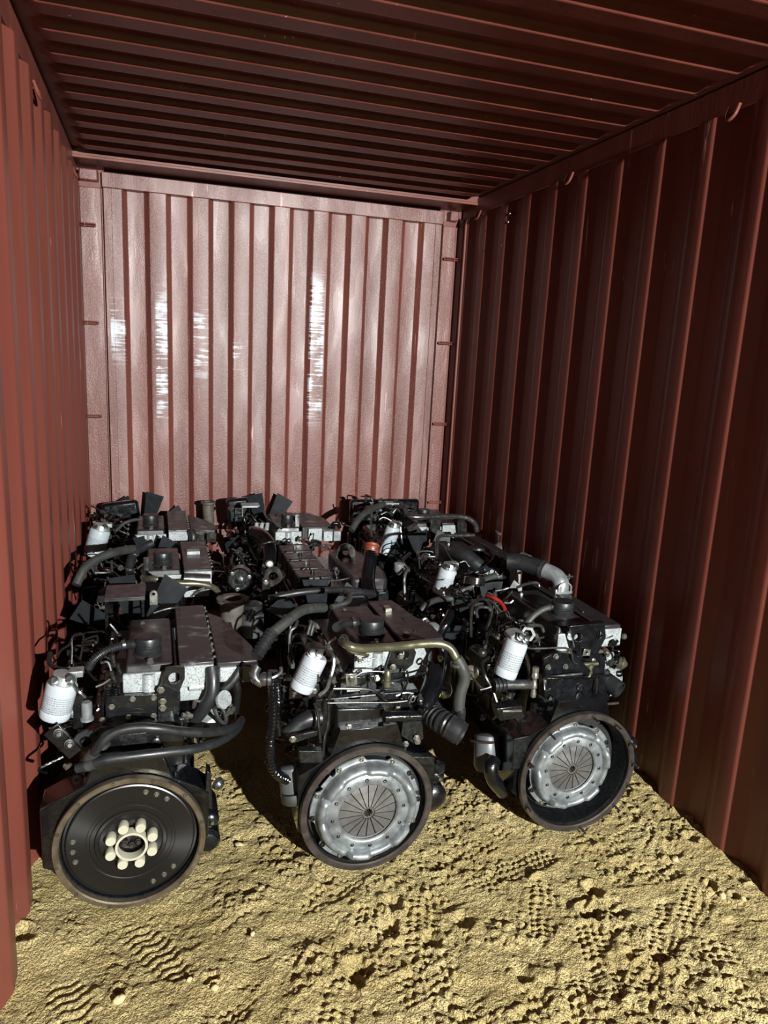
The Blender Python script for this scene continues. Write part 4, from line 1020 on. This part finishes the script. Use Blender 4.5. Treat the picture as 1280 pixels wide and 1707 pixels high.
for pts, r, mt in ((((868, 1068, .09), (874, 1085, .08), (880, 1105, .08), (884, 1133, .08)), .0065, 'pipe'), (((874, 1072, .09), (880, 1080, .1), (900, 1081, .1), (930, 1080, .1), (950, 1083, .1), (954, 1098, .11), (958, 1105, .12), (972, 1108, .13)), .0038, 'chrome'),
        (((785, 1062, .26), (785, 1030, .28), (788, 1008, .30), (800, 999, .32), (812, 1002, .32), (819, 1018, .3), (816, 1035, .28), (811, 1050, .26), (812, 1068, .22), (820, 1082, .2), (820, 1092, .18), (804, 1105, .14), (808, 1125, .1), (820, 1148, .08), (828, 1170, .06)), .0065, 'pipe'),
        (((796, 1030, .26), (794, 1018, .28), (800, 1012, .3), (814, 1013, .3), (817, 1018, .3)), .006, 'chrome'), (((790, 1024, .3), (793, 1008, .32), (805, 1006, .33)), .005, 'chrome'), (((780, 1010, .34), (800, 998, .36), (820, 1003, .36), (835, 1020, .34)), .005, 'pipe'),
        (((879, 1042, .14), (893, 1042, .15), (902, 1044, .16), (906, 1053, .16)), .0065, 'chrome'), (((888, 1070, .13), (898, 1065, .14), (906, 1062, .15)), .004, 'chrome'), (((825, 985, .50), (838, 983, .5), (848, 980, .5)), .005, 'chrome'),
        (((862, 979, .52), (880, 973, .55), (895, 972, .6), (899, 978, .6)), .006, 'chrome'), (((825, 986, .5), (826, 994, .5)), .008, 'chrome'), (((840, 1005, .42), (850, 1005, .42), (855, 1001, .42)), .005, 'chrome'),
        (((995, 1130, .07), (994, 1150, .06), (990, 1168, .05)), .004, 'pipe'), (((985, 1175, .04), (1005, 1174, .06), (1030, 1172, .1)), .005, 'hosegrey'), (((1005, 1065, .2), (1020, 1060, .2), (1030, 1048, .22)), .0035, 'black'), (((1010, 1090, .16), (1012, 1105, .15), (1018, 1112, .15)), .003, 'black'),
        (((907, 1132, .08), (908, 1150, .07), (912, 1150, .06), (918, 1149, .05)), .004, 'chrome'), (((783, 1123, .15), (798, 1142, .1), (806, 1149, .08)), .004, 'chrome'), (((800, 1150, .08), (812, 1147, .08), (822, 1143, .08)), .004, 'pipe')):
    e.pipe('steel_pipe', pts, r, mt)
e.pipe('breather_hose', [(918, 1012, .35), (905, 1016, .30), (890, 1026, .25), (880, 1037, .2), (872, 1047, .15)], .0105, 'hosegrey', rib=.12, ribn=.009, seg=12)
e.b('hose_clamp', MB().ring(e.P(914, 1013, .34), (1, .3, .2), [(.011, 0), (.011, .01), (.015, .01), (.015, 0)], 18), 'chrome')
e.b('hose_union', MB().cyl(e.P(872, 1046, .15), e.P(868, 1056, .12), .012, .009, 12), 'chrome')
e.pipe('red_hose', [(813, 993, .45), (822, 996, .42), (832, 1002, .40), (838, 1009, .38), (842, 1017, .36)], .008, 'red', seg=10)
# outlet pipe, turbo, waste-gate actuator
p0, p1 = e.P(1002, 1128, .18), e.P(1033, 1151, .10); ax = p1-p0; L = ax.length
e.b('charge_air_hose', MB().ring(p0, ax, [(.028, 0), (.034, 0), (.034, L*.95), (.033, L), (.029, L), (.028, L*.9)], 30), 'rubber')
tb = e.b('turbocharger', MB().lathe(e.P(1000, 1102, .26), (.7, -.5, .4), [(.02, -.05), (.035, -.03), (.042, 0), (.042, .02), (.03, .03), (.025, .06)], 24).lathe(e.P(1008, 1132, .26), (.3, -1, -.1), [(.03, -.02), (.062, 0), (.068, .025), (.055, .045), (.035, .05)], 28), 'alu')
e.b('waste_gate_actuator', MB().lathe(e.P(1030, 1104, .20), (1, -.6, -.2), [(.008, -.02), (.012, -.004), (.026, 0), (.028, .006), (.024, .010), (.028, .014), (.026, .02), (.012, .032), (.008, .036)], 26), 'olive', tb)
e.b('ball_stud', MB().lathe(e.P(1040, 1061, .25), (0, -1, 0), [(.003, -.02), (.01, -.006), (.013, 0), (.009, .008), (.002, .01)], 18).tube([e.P(1040, 1061, .27), e.P(1030, 1056, .3)], .004, 6), 'zinc')
# silver elbow on the intake, with dark hose running back
bx, by = .235, .62
el = e.b('intake_elbow', MB().box((bx-.042, by-.03, .735), (bx+.042, by+.03, .748)).tube([(bx, by, .745), (bx, by+.002, .775), (bx-.012, by+.03, .802), (bx-.045, by+.085, .815)], .036, 24, 6), 'alus', bevel=.002)
e.b('elbow_rib', MB().tube([(bx-.03, by-.036, .748), (bx-.028, by-.035, .775), (bx, by-.03, .79), (bx+.028, by-.035, .775), (bx+.03, by-.036, .748)], .004, 8), 'alus', el)
for x_ in (bx-.035, bx+.035): e.b('bolt', MB().bolt((x_, by-.022, .748), (0, 0, 1), .007, .009), 'zinc', el)
e.b('bleed_valve', MB().cyl((bx+.03, by+.02, .80), (bx+.07, by+.02, .798), .008, .005, 10).cyl((bx+.05, by+.02, .786), (bx+.05, by+.02, .812), .005, .005, 8), 'chrome', el)
e.b('intake_hose', MB().tube([(bx-.042, by+.08, .814), (bx-.08, by+.13, .824), (bx-.13, by+.18, .83), (bx-.17, by+.205, .828)], .039, 22), 'rubber')
e.b('hose_clamp', MB().ring((bx-.045, by+.085, .815), (-.5, .8, .08), [(.037, 0), (.039, 0), (.039, .012), (.0425, .012), (.0425, 0)], 26), 'chrome')
e.pipe('heater_hose', [(755, 998, 0.79), (745, 998, 0.80), (728, 1000, 0.83), (712, 1007, 0.85), (702, 1017, 0.85)], .014, 'hosegrey', seg=12)
e.pipe('heater_hose', [(758, 990, 0.81), (780, 980, 0.83), (805, 968, 0.85), (826, 960, 0.87)], .018, 'hosegrey', seg=12)
e.b('hose_union', MB().cyl(e.P(754, 996, 0.79), e.P(755, 1008, 0.79), .010, .010, 10), 'chrome')
e.b('round_canister', MB().lathe(e.P(790, 975, 0.81), (.2, .3, 1), [(.05, 0), (.05, .03), (.045, .035), (.001, .036)], 26), 'pipe')
# left underside barrel and pump drive
e.b('oil_filter', MB().lathe(e.P(812, 1222, .20), (-.1, -.35, -1), [(.03, 0), (.048, .006), (.05, .012), (.05, .12), (.04, .14), (.02, .145)], 28), 'jar')
e.b('filter_rim', MB().ring(e.P(806, 1232, .19), (-.1, -.35, -1), [(.05, 0), (.054, .004), (.05, .01)], 30), 'rimbrown')
e.b('oil_pipe', MB().tube([e.P(824, 1266, .1), e.P(818, 1280, .08), e.P(822, 1300, .08), e.P(838, 1320, .1)], .026, 16), 'black')
e.plate('engine_mount', [(828, 1182), (870, 1176), (874, 1196), (834, 1202)], .03, .05, 'black'); e.plate('mount_lip', [(838, 1185), (870, 1184), (870, 1187), (838, 1188)], .02, .01, 'zinc')
e.b('throttle_lever', MB().lathe(e.P(786, 1120, .18), (-.6, -1, 0), [(.02, -.02), (.028, 0), (.028, .008), (.012, .012), (.010, .02)], 20), 'zinc')
e.b('governor_cap', MB().lathe(e.P(804, 1088, .16), (-.2, -1, .4), [(.018, 0), (.017, .006), (.008, .012), (.001, .013)], 20), 'pipe')
injectors(e, -.06, .28, .66, .67, 4, (-.16, .42, .62))
pump(e, -.19, .34, .50)
clutter(e, [((-.27, .12, .45), (-.12, .5, .72)), ((-.10, .2, .62), (-.02, .5, .70)), ((.1, .14, .52), (.24, .2, .66)), ((-.28, .1, .35), (-.16, .3, .5)), ((-.22, .5, .7), (-.05, .75, .8))], 66, 13)
starter(e, .262, .08, .22, .045)
fan(e, .5, .84, .24, 8, .1)

# ================================================================== ENGINE 4: left column, middle row
e = Eng('middle row diesel engine at the left wall, brassy pipe across its cover', .33, -1.66)
flange(e, .2285, mat='rimbrown'); shoulders(e, 0, .2285, .2285, .5, -.24, .235)
coreblock(e, seed=4, cx=.03, y1=.74); top_common(e, cap=(.085, .30), vx=(.01, .165), vy=(.20, .60), ix=(.175, .30), nb=7)
clutch(e, 0, .2285, 1., .012, .1)
e.b('glossy_pipe_cover', MB().cyl(e.P(306, 965, .16), e.P(350, 967, .16), .028, .028, 18), 'chrome')
e.b('flap_bracket', MB().box((.20, .45, .735), (.26, .50, .75)), 'alu')
e.pipe('coolant_pipe', [(240, 966, .05), (256, 965, .0), (275, 968, .0), (300, 972, .02), (330, 973, .03), (350, 977, .04), (362, 985, .05), (366, 998, .06)], .0135, 'olive', seg=12)
e.pipe('radiator_hose', [(222, 915, .34), (205, 918, .28), (190, 921, .22), (170, 928, .18), (152, 938, .14), (138, 952, .10), (127, 975, .06)], .019, 'hosegrey', seg=14)
e.pipe('breather_hose', [(254, 905, .4), (240, 912, .38), (225, 921, .34), (218, 935, .3), (216, 955, .26)], .020, 'rubber', seg=14)
for p in ((223, 925, .33), (216, 950, .27)): e.b('hose_clamp', MB().ring(e.P(*p), (.25, .1, 1), [(.0205, 0), (.0205, .009), (.0235, .009), (.0235, 0)], 20), 'chrome')
for pts in (((229, 948, .2), (240, 940, .2), (256, 938, .22)), ((158, 955, .2), (185, 955, .2)), ((158, 966, .18), (185, 968, .18)), ((160, 935, .24), (160, 958, .2)), ((186, 935, .24), (187, 958, .2)), ((192, 975, .1), (186, 985, .1), (180, 995, .1)), ((322, 988, .05), (335, 985, .05), (350, 982, .05)), ((318, 995, .05), (330, 984, .05), (345, 979, .05))):
    e.pipe('steel_pipe', pts, .0055, 'chrome')
e.b('hex_plug', MB().cyl(e.P(244, 930, .2), e.P(244, 950, .2), .014, .014, 8), 'chrome')
e.b('dipstick', MB().cyl(e.P(373, 925, .5), e.P(373, 958, .5), .006, .005, 8).cyl(e.P(373, 925, .5), e.P(373, 928, .5), .012, .012, 12), 'chrome')
e.pipe('steel_pipe', [(345, 955, .25), (360, 955, .28), (380, 957, .3)], .012, 'chrome')
injectors(e, -.035, .24, .56, .67, 4, (-.18, .36, .60)); pump(e)
e.plate('stay_plate', [(203, 1000), (160, 1005), (165, 985), (205, 975)], .0, .01, 'pipe')
clutter(e, [((-.24, .12, .55), (-.08, .5, .78)), ((.3, .2, .55), (.42, .5, .74)), ((-.2, .1, .45), (-.1, .3, .6))], 56, 14)
fan(e, .5, .79, .25, 8, .3)

# ================================================================== ENGINE 6: right column, middle row
e = Eng('middle row diesel engine by the right wall with thick black intake pipe and white filter', 1.89, -1.72)
flange(e, .2285, mat='rimbrown'); shoulders(e, 0, .2285, .2285, .5, -.24, .235)
coreblock(e, seed=6, cx=.03, y1=.76); clutch(e, 0, .2285, 1., .012, .1)
valvecover(e, -.01, .15, .16, .62, cap=(.078, .27), capr=.040)
c6 = e.b('intake_cover', MB().prism([(.16, .155), (.275, .155), (.285, .5), (.26, .78), (.16, .78)], .65, .745, 'z'), 'plastic', bevel=.008)
e.b('cover_end_face', MB().box((.205, .14, .60), (.272, .153, .730)), 'alu', c6, bevel=.003)
e.b('raised_lettering', MB().tube([(.225, .34, .7455), (.225, .45, .7455), (.215, .52, .7455)], .004, 6), 'hosegrey', c6)
e.b('glossy_strip', MB().box((.165, .20, .744), (.20, .7, .750)), 'gloss', c6)
e.pipe('intake_pipe', [(757, 917, .16), (775, 925, .10), (790, 937, .06), (800, 945, .04)], .036, 'rubber', seg=22)
e.pipe('breather_hose', [(822, 921, .28), (826, 930, .2), (820, 940, .12), (810, 948, .06), (802, 951, .04)], .018, 'rubber', seg=14, rib=.06, ribn=.012)
fuelfilter(e, (748, 948), (734, 990), .02, .043)
e.b('sensor_block', MB().box((.16, .12, .62), (.20, .15, .70)).box((.19, .11, .58), (.23, .14, .62)), 'black', bevel=.003)
for pts, r in ((((728, 926, .12), (729, 900, .2), (737, 893, .24), (760, 893, .26), (790, 892, .28)), .009), (((700, 948, .1), (698, 930, .14), (700, 920, .16), (720, 920, .16), (726, 930, .14)), .004), (((703, 940, .1), (704, 925, .14), (715, 924, .15), (722, 934, .13)), .004), (((706, 935, .1), (710, 928, .14), (725, 928, .14)), .004),
        (((766, 938, .06), (775, 936, .06), (782, 945, .05)), .005), (((738, 905, .2), (745, 920, .16), (752, 932, .12), (760, 940, .1)), .003), (((675, 1000, -.02), (674, 965, .0), (678, 952, .02), (683, 950, .02)), .008)):
    e.pipe('steel_pipe', pts, r, 'chrome')
e.b('lift_pump', MB().lathe(e.P(665, 938, .10), (0, 0, -1), [(.016, 0), (.024, .004), (.024, .035), (.014, .05), (.006, .06)], 18), 'alus')
e.b('pump_bracket', MB().tube([e.P(684, 922, .15), e.P(672, 935, .12), e.P(680, 948, .1)], .008, 8), 'pipe')
funnel(e, 840, 886, .80, .052, .10)
e.b('exhaust_elbow', MB().tube([e.P(840, 896, .80), e.P(836, 910, .78), (.30, .7, .56), (.24, .6, .52)], .034, 14), 'funnel')
e.b('rear_hose_end', MB().lathe(e.P(882, 938, .30), (-.3, 1, .1), [(.03, 0), (.04, .01), (.04, .06), (.02, .07)], 20), 'jar')
injectors(e, -.06, .22, .56, .67, 4, (-.20, .34, .62)); pump(e, -.21)
clutter(e, [((-.28, .05, .5), (-.12, .5, .76)), ((-.26, .05, .4), (-.14, .2, .6)), ((-.1, .1, .62), (.1, .16, .7)), ((-.05, .0, .6), (.12, .1, .72))], 70, 16)
fan(e, .5, .83, .25, 8, .3); starter(e)

# ================================================================== ENGINE 5: middle column, middle row, fan end towards the door
e = Eng('middle diesel engine with separate black rocker covers and orange hose band', 1.13, -1.70)
coreblock(e, cx=.03, seed=5, y0=.10, y1=.76)
e.b('timing_case', MB().prism([(-.20, .12), (.24, .12), (.26, .35), (.22, .60), (-.14, .60), (-.22, .4)], .03, .10, 'y'), 'black', bevel=.01)
e.b('crank_pulley', MB().lathe((.03, .03, .22), (0, -1, 0), [(.085, -.02), (.09, 0), (.07, .008), (.09, .02), (.05, .024), (.03, .05)], 40), 'black')
flange(e, .2285, mat='rimbrown')
for k in range(4):
    y_ = .14+k*.155; x0_, x1_ = -.115, .045
    rc = e.b('rocker_cover', MB().box((x0_, y_, .60), (x1_, y_+.125, .705)).box((x0_-.008, y_-.004, .60), (x1_+.008, y_+.129, .615)), 'plastic', bevel=.008)
    e.b('bolt', MB().lathe(((x0_+x1_)/2, y_+.07, .704), (0, 0, 1), [(.014, 0), (.014, .004), (.009, .005), (.009, .014), (.004, .016)], 12), 'zinc' if k % 2 else 'black', rc)
    e.b('cover_lip', MB().box((x0_+.01, y_+.001, .695), (x1_-.01, y_+.008, .700)), 'zinc', rc)
mf = e.b('air_intake_housing', MB().prism([(.135, .10), (.31, .10), (.335, .22), (.30, .62), (.135, .62)], .60, .70, 'z'), 'plastic', bevel=.02)
for k, z_ in enumerate((.575, .61, .64)): e.b('rib', MB().box((.16, .085, z_), (.275, .10, z_+.009)), 'gloss', mf, bevel=.003)
e.b('sensor_box', MB().box((.25, .05, .57), (.305, .10, .645)), 'black', mf, bevel=.005)
e.b('lifting_eye', MB().prism(circ(.20, .72, .05, 18)[:10]+[(.15, .66), (.25, .66)], .48, .492, 'y', [circ(.20, .725, .018, 12)]), 'pipe')
e.pipe('wire_guard', [(548, 950, .05), (549, 966, .03), (560, 968, .03), (582, 964, .03)], .004, 'chrome')
e.pipe('charge_air_pipe', [(424, 888, .42), (436, 893, .36), (447, 905, .30), (450, 922, .24), (449, 940, .20)], (.034, .028), 'gloss', seg=24)
e.b('hose_clamp', MB().ring(e.P(447, 905, .295)+Vector((0, 0, 0)), (.15, -.4, -1), [(.035, 0), (.035, .006), (.038, .006), (.038, 0)], 28), 'chrome')
e.b('hose_end_plug', MB().lathe(e.P(449, 941, .17), (0, -1, .2), [(.02, -.02), (.022, 0), (.016, .008), (.008, .01)], 18), 'zinc')
le = e.b('front_lifting_eye', MB().prism(circ(*(lambda q: (q.x, q.z))(e.P(455, 960, .02)), .042, 26), .01, .024, 'y', [circ(*(lambda q: (q.x, q.z))(e.P(455, 960, .02)), .02, 18)]), 'pipe', bevel=.003)
e.plate('eye_foot', [(437, 965), (449, 968), (452, 1000), (437, 1002)], .015, .014, 'pipe', le); e.bolt(443, 971, .01, .009, le)
wp = e.b('water_pump', MB().lathe(e.P(399, 966, .06), (-.2, -1, .15), [(.055, -.06), (.052, 0), (.045, .006), (.03, .006), (.029, .0), (.016, .0), (.016, .014), (.008, .016)], 28), 'black')
for k in range(3):
    t = k*2.09+.3; e.b('bolt', MB().bolt(e.P(399, 966, .055)+Vector((.044*math.cos(t), -.008, .044*math.sin(t))), (0, -1, 0), .007, .008), 'zinc', wp)
# orange banded hose at the right
e.pipe('charge_air_hose', [(618, 920, .16), (617, 935, .13), (614, 955, .1), (614, 975, .06), (618, 992, .02)], .033, 'gloss', seg=24)
oh = e.b('orange_hose_band', MB().tube([e.P(620, 908, .18), e.P(618, 924, .155)], .0355, 26, 4, rib=.03, ribn=.014), 'orange')
for q_ in ((619, 913, .172), (618, 923, .157)): e.b('hose_clamp', MB().ring(e.P(*q_), (-.05, -.2, -1), [(.036, 0), (.036, .005), (.0395, .005), (.0395, 0)], 28), 'chrome', oh)
e.pipe('hose_tail', [(617, 984, .04), (618, 993, .02)], .028, 'rimbrown', seg=20)
for pts in (((388, 925, .3), (386, 940, .25), (392, 955, .2)), ((392, 920, .3), (402, 930, .26), (408, 945, .2), (411, 968, .1)), ((386, 915, .32), (400, 920, .3), (412, 928, .26)), ((527, 905, .3), (521, 915, .26), (517, 930, .2), (515, 942, .16)), ((534, 945, .1), (526, 955, .08), (522, 968, .06)), ((520, 902, .35), (535, 910, .3), (545, 908, .3))):
    e.pipe('steel_pipe', pts, .004, 'chrome')
alternator(e, .22, .1, .48, .06)
clutter(e, [((-.26, .08, .45), (-.14, .6, .70)), ((.05, .08, .56), (.13, .6, .68)), ((-.1, -.02, .5), (.3, .03, .62)), ((-.3, .3, .5), (-.18, .6, .66))], 80, 15)

# ================================================================== ENGINE 7: left column, back row
e = Eng('back row diesel engine in left corner with upright exhaust flange and fan blades', .30, -.83)
coreblock(e, seed=7, y1=.68); flange(e, .2285, mat='rimbrown')
top_common(e, vx=(-.02, .135), vy=(.14, .53), cap=(.058, .27), ix=(.15, .26), nb=9)
e.b('heat_shield', MB().prism([(.272, .15), (.415, .15), (.42, .24), (.37, .40), (.272, .56)], .705, .728, 'z'), 'plastic', bevel=.004)
e.b('manifold_end', MB().box((.285, .135, .655), (.345, .155, .71)), 'pipe', bevel=.003); e.b('manifold_box', MB().box((.355, .125, .66), (.41, .155, .715)), 'pipe', bevel=.003)
e.b('side_plate_lifting_eye', MB().prism([(.07, .62), (.15, .62), (.15, .69), (.14, .70), (.09, .70)], .10, .115, 'y', [circ(.12, .665, .014, 12)]), 'black')
e.pipe('coolant_hose', [(318, 885, .12), (322, 895, .1), (320, 910, .1)], .022, 'rubber', seg=14)
e.pipe('coolant_pipe', [(348, 893, .16), (342, 903, .16), (333, 912, .16)], .016, 'pipe', seg=12)
fuelfilter(e, (168, 882), (155, 926), .04, .052)
e.pipe('breather_hose', [(235, 866, .26), (222, 867, .24), (206, 873, .2), (192, 886, .16)], .009, 'hosegrey', rib=.12, ribn=.01)
funnel(e, 347, 836, .66, .046, .12)
e.b('exhaust_elbow', MB().tube([e.P(347, 855, .66), e.P(347, 875, .62), (.33, .5, .56), (.26, .45, .52)], .034, 14), 'funnel')
e.b('radiator_shroud', MB().box((-.22, .60, .68), (-.01, .66, .80), (0, -.12, 0)), 'black', bevel=.02)
injectors(e, -.06, .18, .5, .67, 4, (-.18, .30, .62)); pump(e, y=.28)
clutter(e, [((-.26, .1, .55), (-.1, .5, .76)), ((.05, .05, .55), (.2, .12, .64)), ((-.24, .3, .7), (-.1, .5, .8))], 50, 17)
fan(e, .56, .735, .27, 8, .55)

# ================================================================== ENGINE 8: middle column, back row
e = Eng('back row diesel engine in the middle with silver cover ends and dark bent pipe', 1.05, -.86)
coreblock(e, seed=8, y1=.70); flange(e, .2285, mat='rimbrown')
valvecover(e, -.005, .14, .16, .55, cap=(.075, .25), capr=.036)
c8 = e.b('intake_cover', MB().prism([(.15, .17), (.34, .17), (.33, .4), (.26, .56), (.15, .56)], .66, .735, 'z'), 'plastic', bevel=.004)
e.b('cover_end_face', MB().box((.185, .152, .62), (.265, .165, .728)), 'alu', c8, bevel=.002)
e.b('manifold_end', MB().box((.275, .15, .65), (.33, .175, .71)), 'alu', bevel=.003); e.b('manifold_box', MB().box((.335, .15, .65), (.38, .18, .71)), 'clutch', bevel=.003)
e.pipe('bent_pipe', [(553, 880, .14), (556, 873, .13), (563, 873, .13), (566, 880, .13)], .013, 'gloss', seg=12)
e.b('control_bracket', MB().box((-.17, .42, .80), (-.06, .52, .812)).box((-.17, .415, .74), (-.165, .43, .80)), 'alu', bevel=.003)
e.plate('top_fitting', [(492, 858), (499, 858), (499, 880), (492, 880)], .2, .02, 'chrome')
for k in range(3): e.b('banjo_bolt', MB().cyl(e.P(426+9*k, 884, .08), e.P(428+9*k, 872, .1), .013, .010, 10), 'alu')
e.pipe('fuel_pipe', [(443, 845, .3), (441, 855, .2), (446, 865, .14), (456, 870, .12), (470, 882, .1)], .006, 'chrome')
e.pipe('fuel_pipe', [(476, 854, .3), (466, 858, .24), (460, 868, .18), (468, 878, .12)], .005, 'chrome')
injectors(e, -.05, .2, .5, .67, 4, (-.16, .30, .62)); pump(e, y=.28)
e.b('radiator_shroud', MB().box((-.24, .60, .66), (-.10, .66, .82), (0, -.1, 0)), 'black', bevel=.02)
clutter(e, [((-.26, .05, .5), (-.08, .5, .78)), ((.0, .04, .58), (.2, .12, .68))], 56, 18)
fan(e, .56, .74, .27, 8, .3)

# ================================================================== ENGINE 9: right column, back row
e = Eng('back row diesel engine in right corner with steel pipe over its top and white filter', 1.79, -.82)
coreblock(e, seed=9, y1=.66); flange(e, .2285, mat='rimbrown')
valvecover(e, .13, .29, .16, .52, cap=(.225, .30), capr=.038)
c9 = e.b('intake_cover', MB().box((.30, .16, .65), (.42, .56, .735)), 'plastic', bevel=.005)
e.b('cover_end_face', MB().box((.30, .148, .60), (.415, .158, .722)), 'alu', c9, bevel=.003)
e.plate('fan_guard', [(718, 865), (735, 864), (733, 905), (718, 905)], .1, .01, 'pipe'); e.plate('lifting_bracket', [(765, 890), (763, 870), (772, 866), (778, 872), (778, 892)], .1, .01, 'pipe')
e.pipe('coolant_pipe', [(676, 850, .14), (682, 860, .08), (700, 862, .06), (730, 861, .08), (760, 861, .1), (780, 864, .1), (792, 874, .1), (795, 886, .1)], .0165, 'chrome', seg=14)
e.b('hose_clamp', MB().tube([e.P(675, 862, .1), e.P(676, 853, .12), e.P(682, 850, .12), e.P(690, 852, .1)], .005, 8), 'chrome')
e.pipe('radiator_hose', [(640, 840, .30), (622, 848, .24), (606, 857, .18), (595, 869, .14), (586, 884, .10)], .020, 'hosegrey', seg=14)
e.pipe('breather_hose', [(662, 845, .3), (672, 852, .24), (680, 862, .2)], .016, 'rubber', seg=12)
fuelfilter(e, (656, 878), (641, 924), .02, .042, mat='filterb')
for pts, r in ((((667, 875, .06), (669, 895, .04), (670, 908, .04)), .007), (((655, 872, .06), (663, 890, .03)), .006), (((620, 855, .2), (618, 880, .15), (622, 905, .1)), .005), (((630, 848, .26), (640, 842, .28), (652, 850, .25)), .005), (((655, 855, .2), (662, 848, .2), (668, 855, .18)), .005), (((635, 858, .2), (645, 854, .2), (655, 860, .2)), .005)):
    e.pipe('fuel_pipe', pts, r, 'chrome')
e.plate('black_panel', [(678, 880), (692, 872), (706, 888), (697, 900), (686, 898)], .05, .01, 'pipe')
injectors(e, .08, .2, .5, .68, 4, (-.06, .30, .66)); pump(e, -.10, .28)
e.b('top_bracket', MB().box((-.02, .42, .80), (.10, .50, .81)).box((-.10, .40, .76), (-.02, .52, .775)), 'alu', bevel=.003)
clutter(e, [((-.24, .05, .55), (.08, .5, .80)), ((-.20, .3, .72), (.1, .6, .82)), ((.1, .08, .55), (.3, .14, .66))], 84, 19)
e.b('radiator_shroud', MB().box((-.18, .58, .64), (.30, .64, .80), (0, .0, 0)), 'black', bevel=.02)
fan(e, .52, .70, .26, 8, .3, cx=.1)
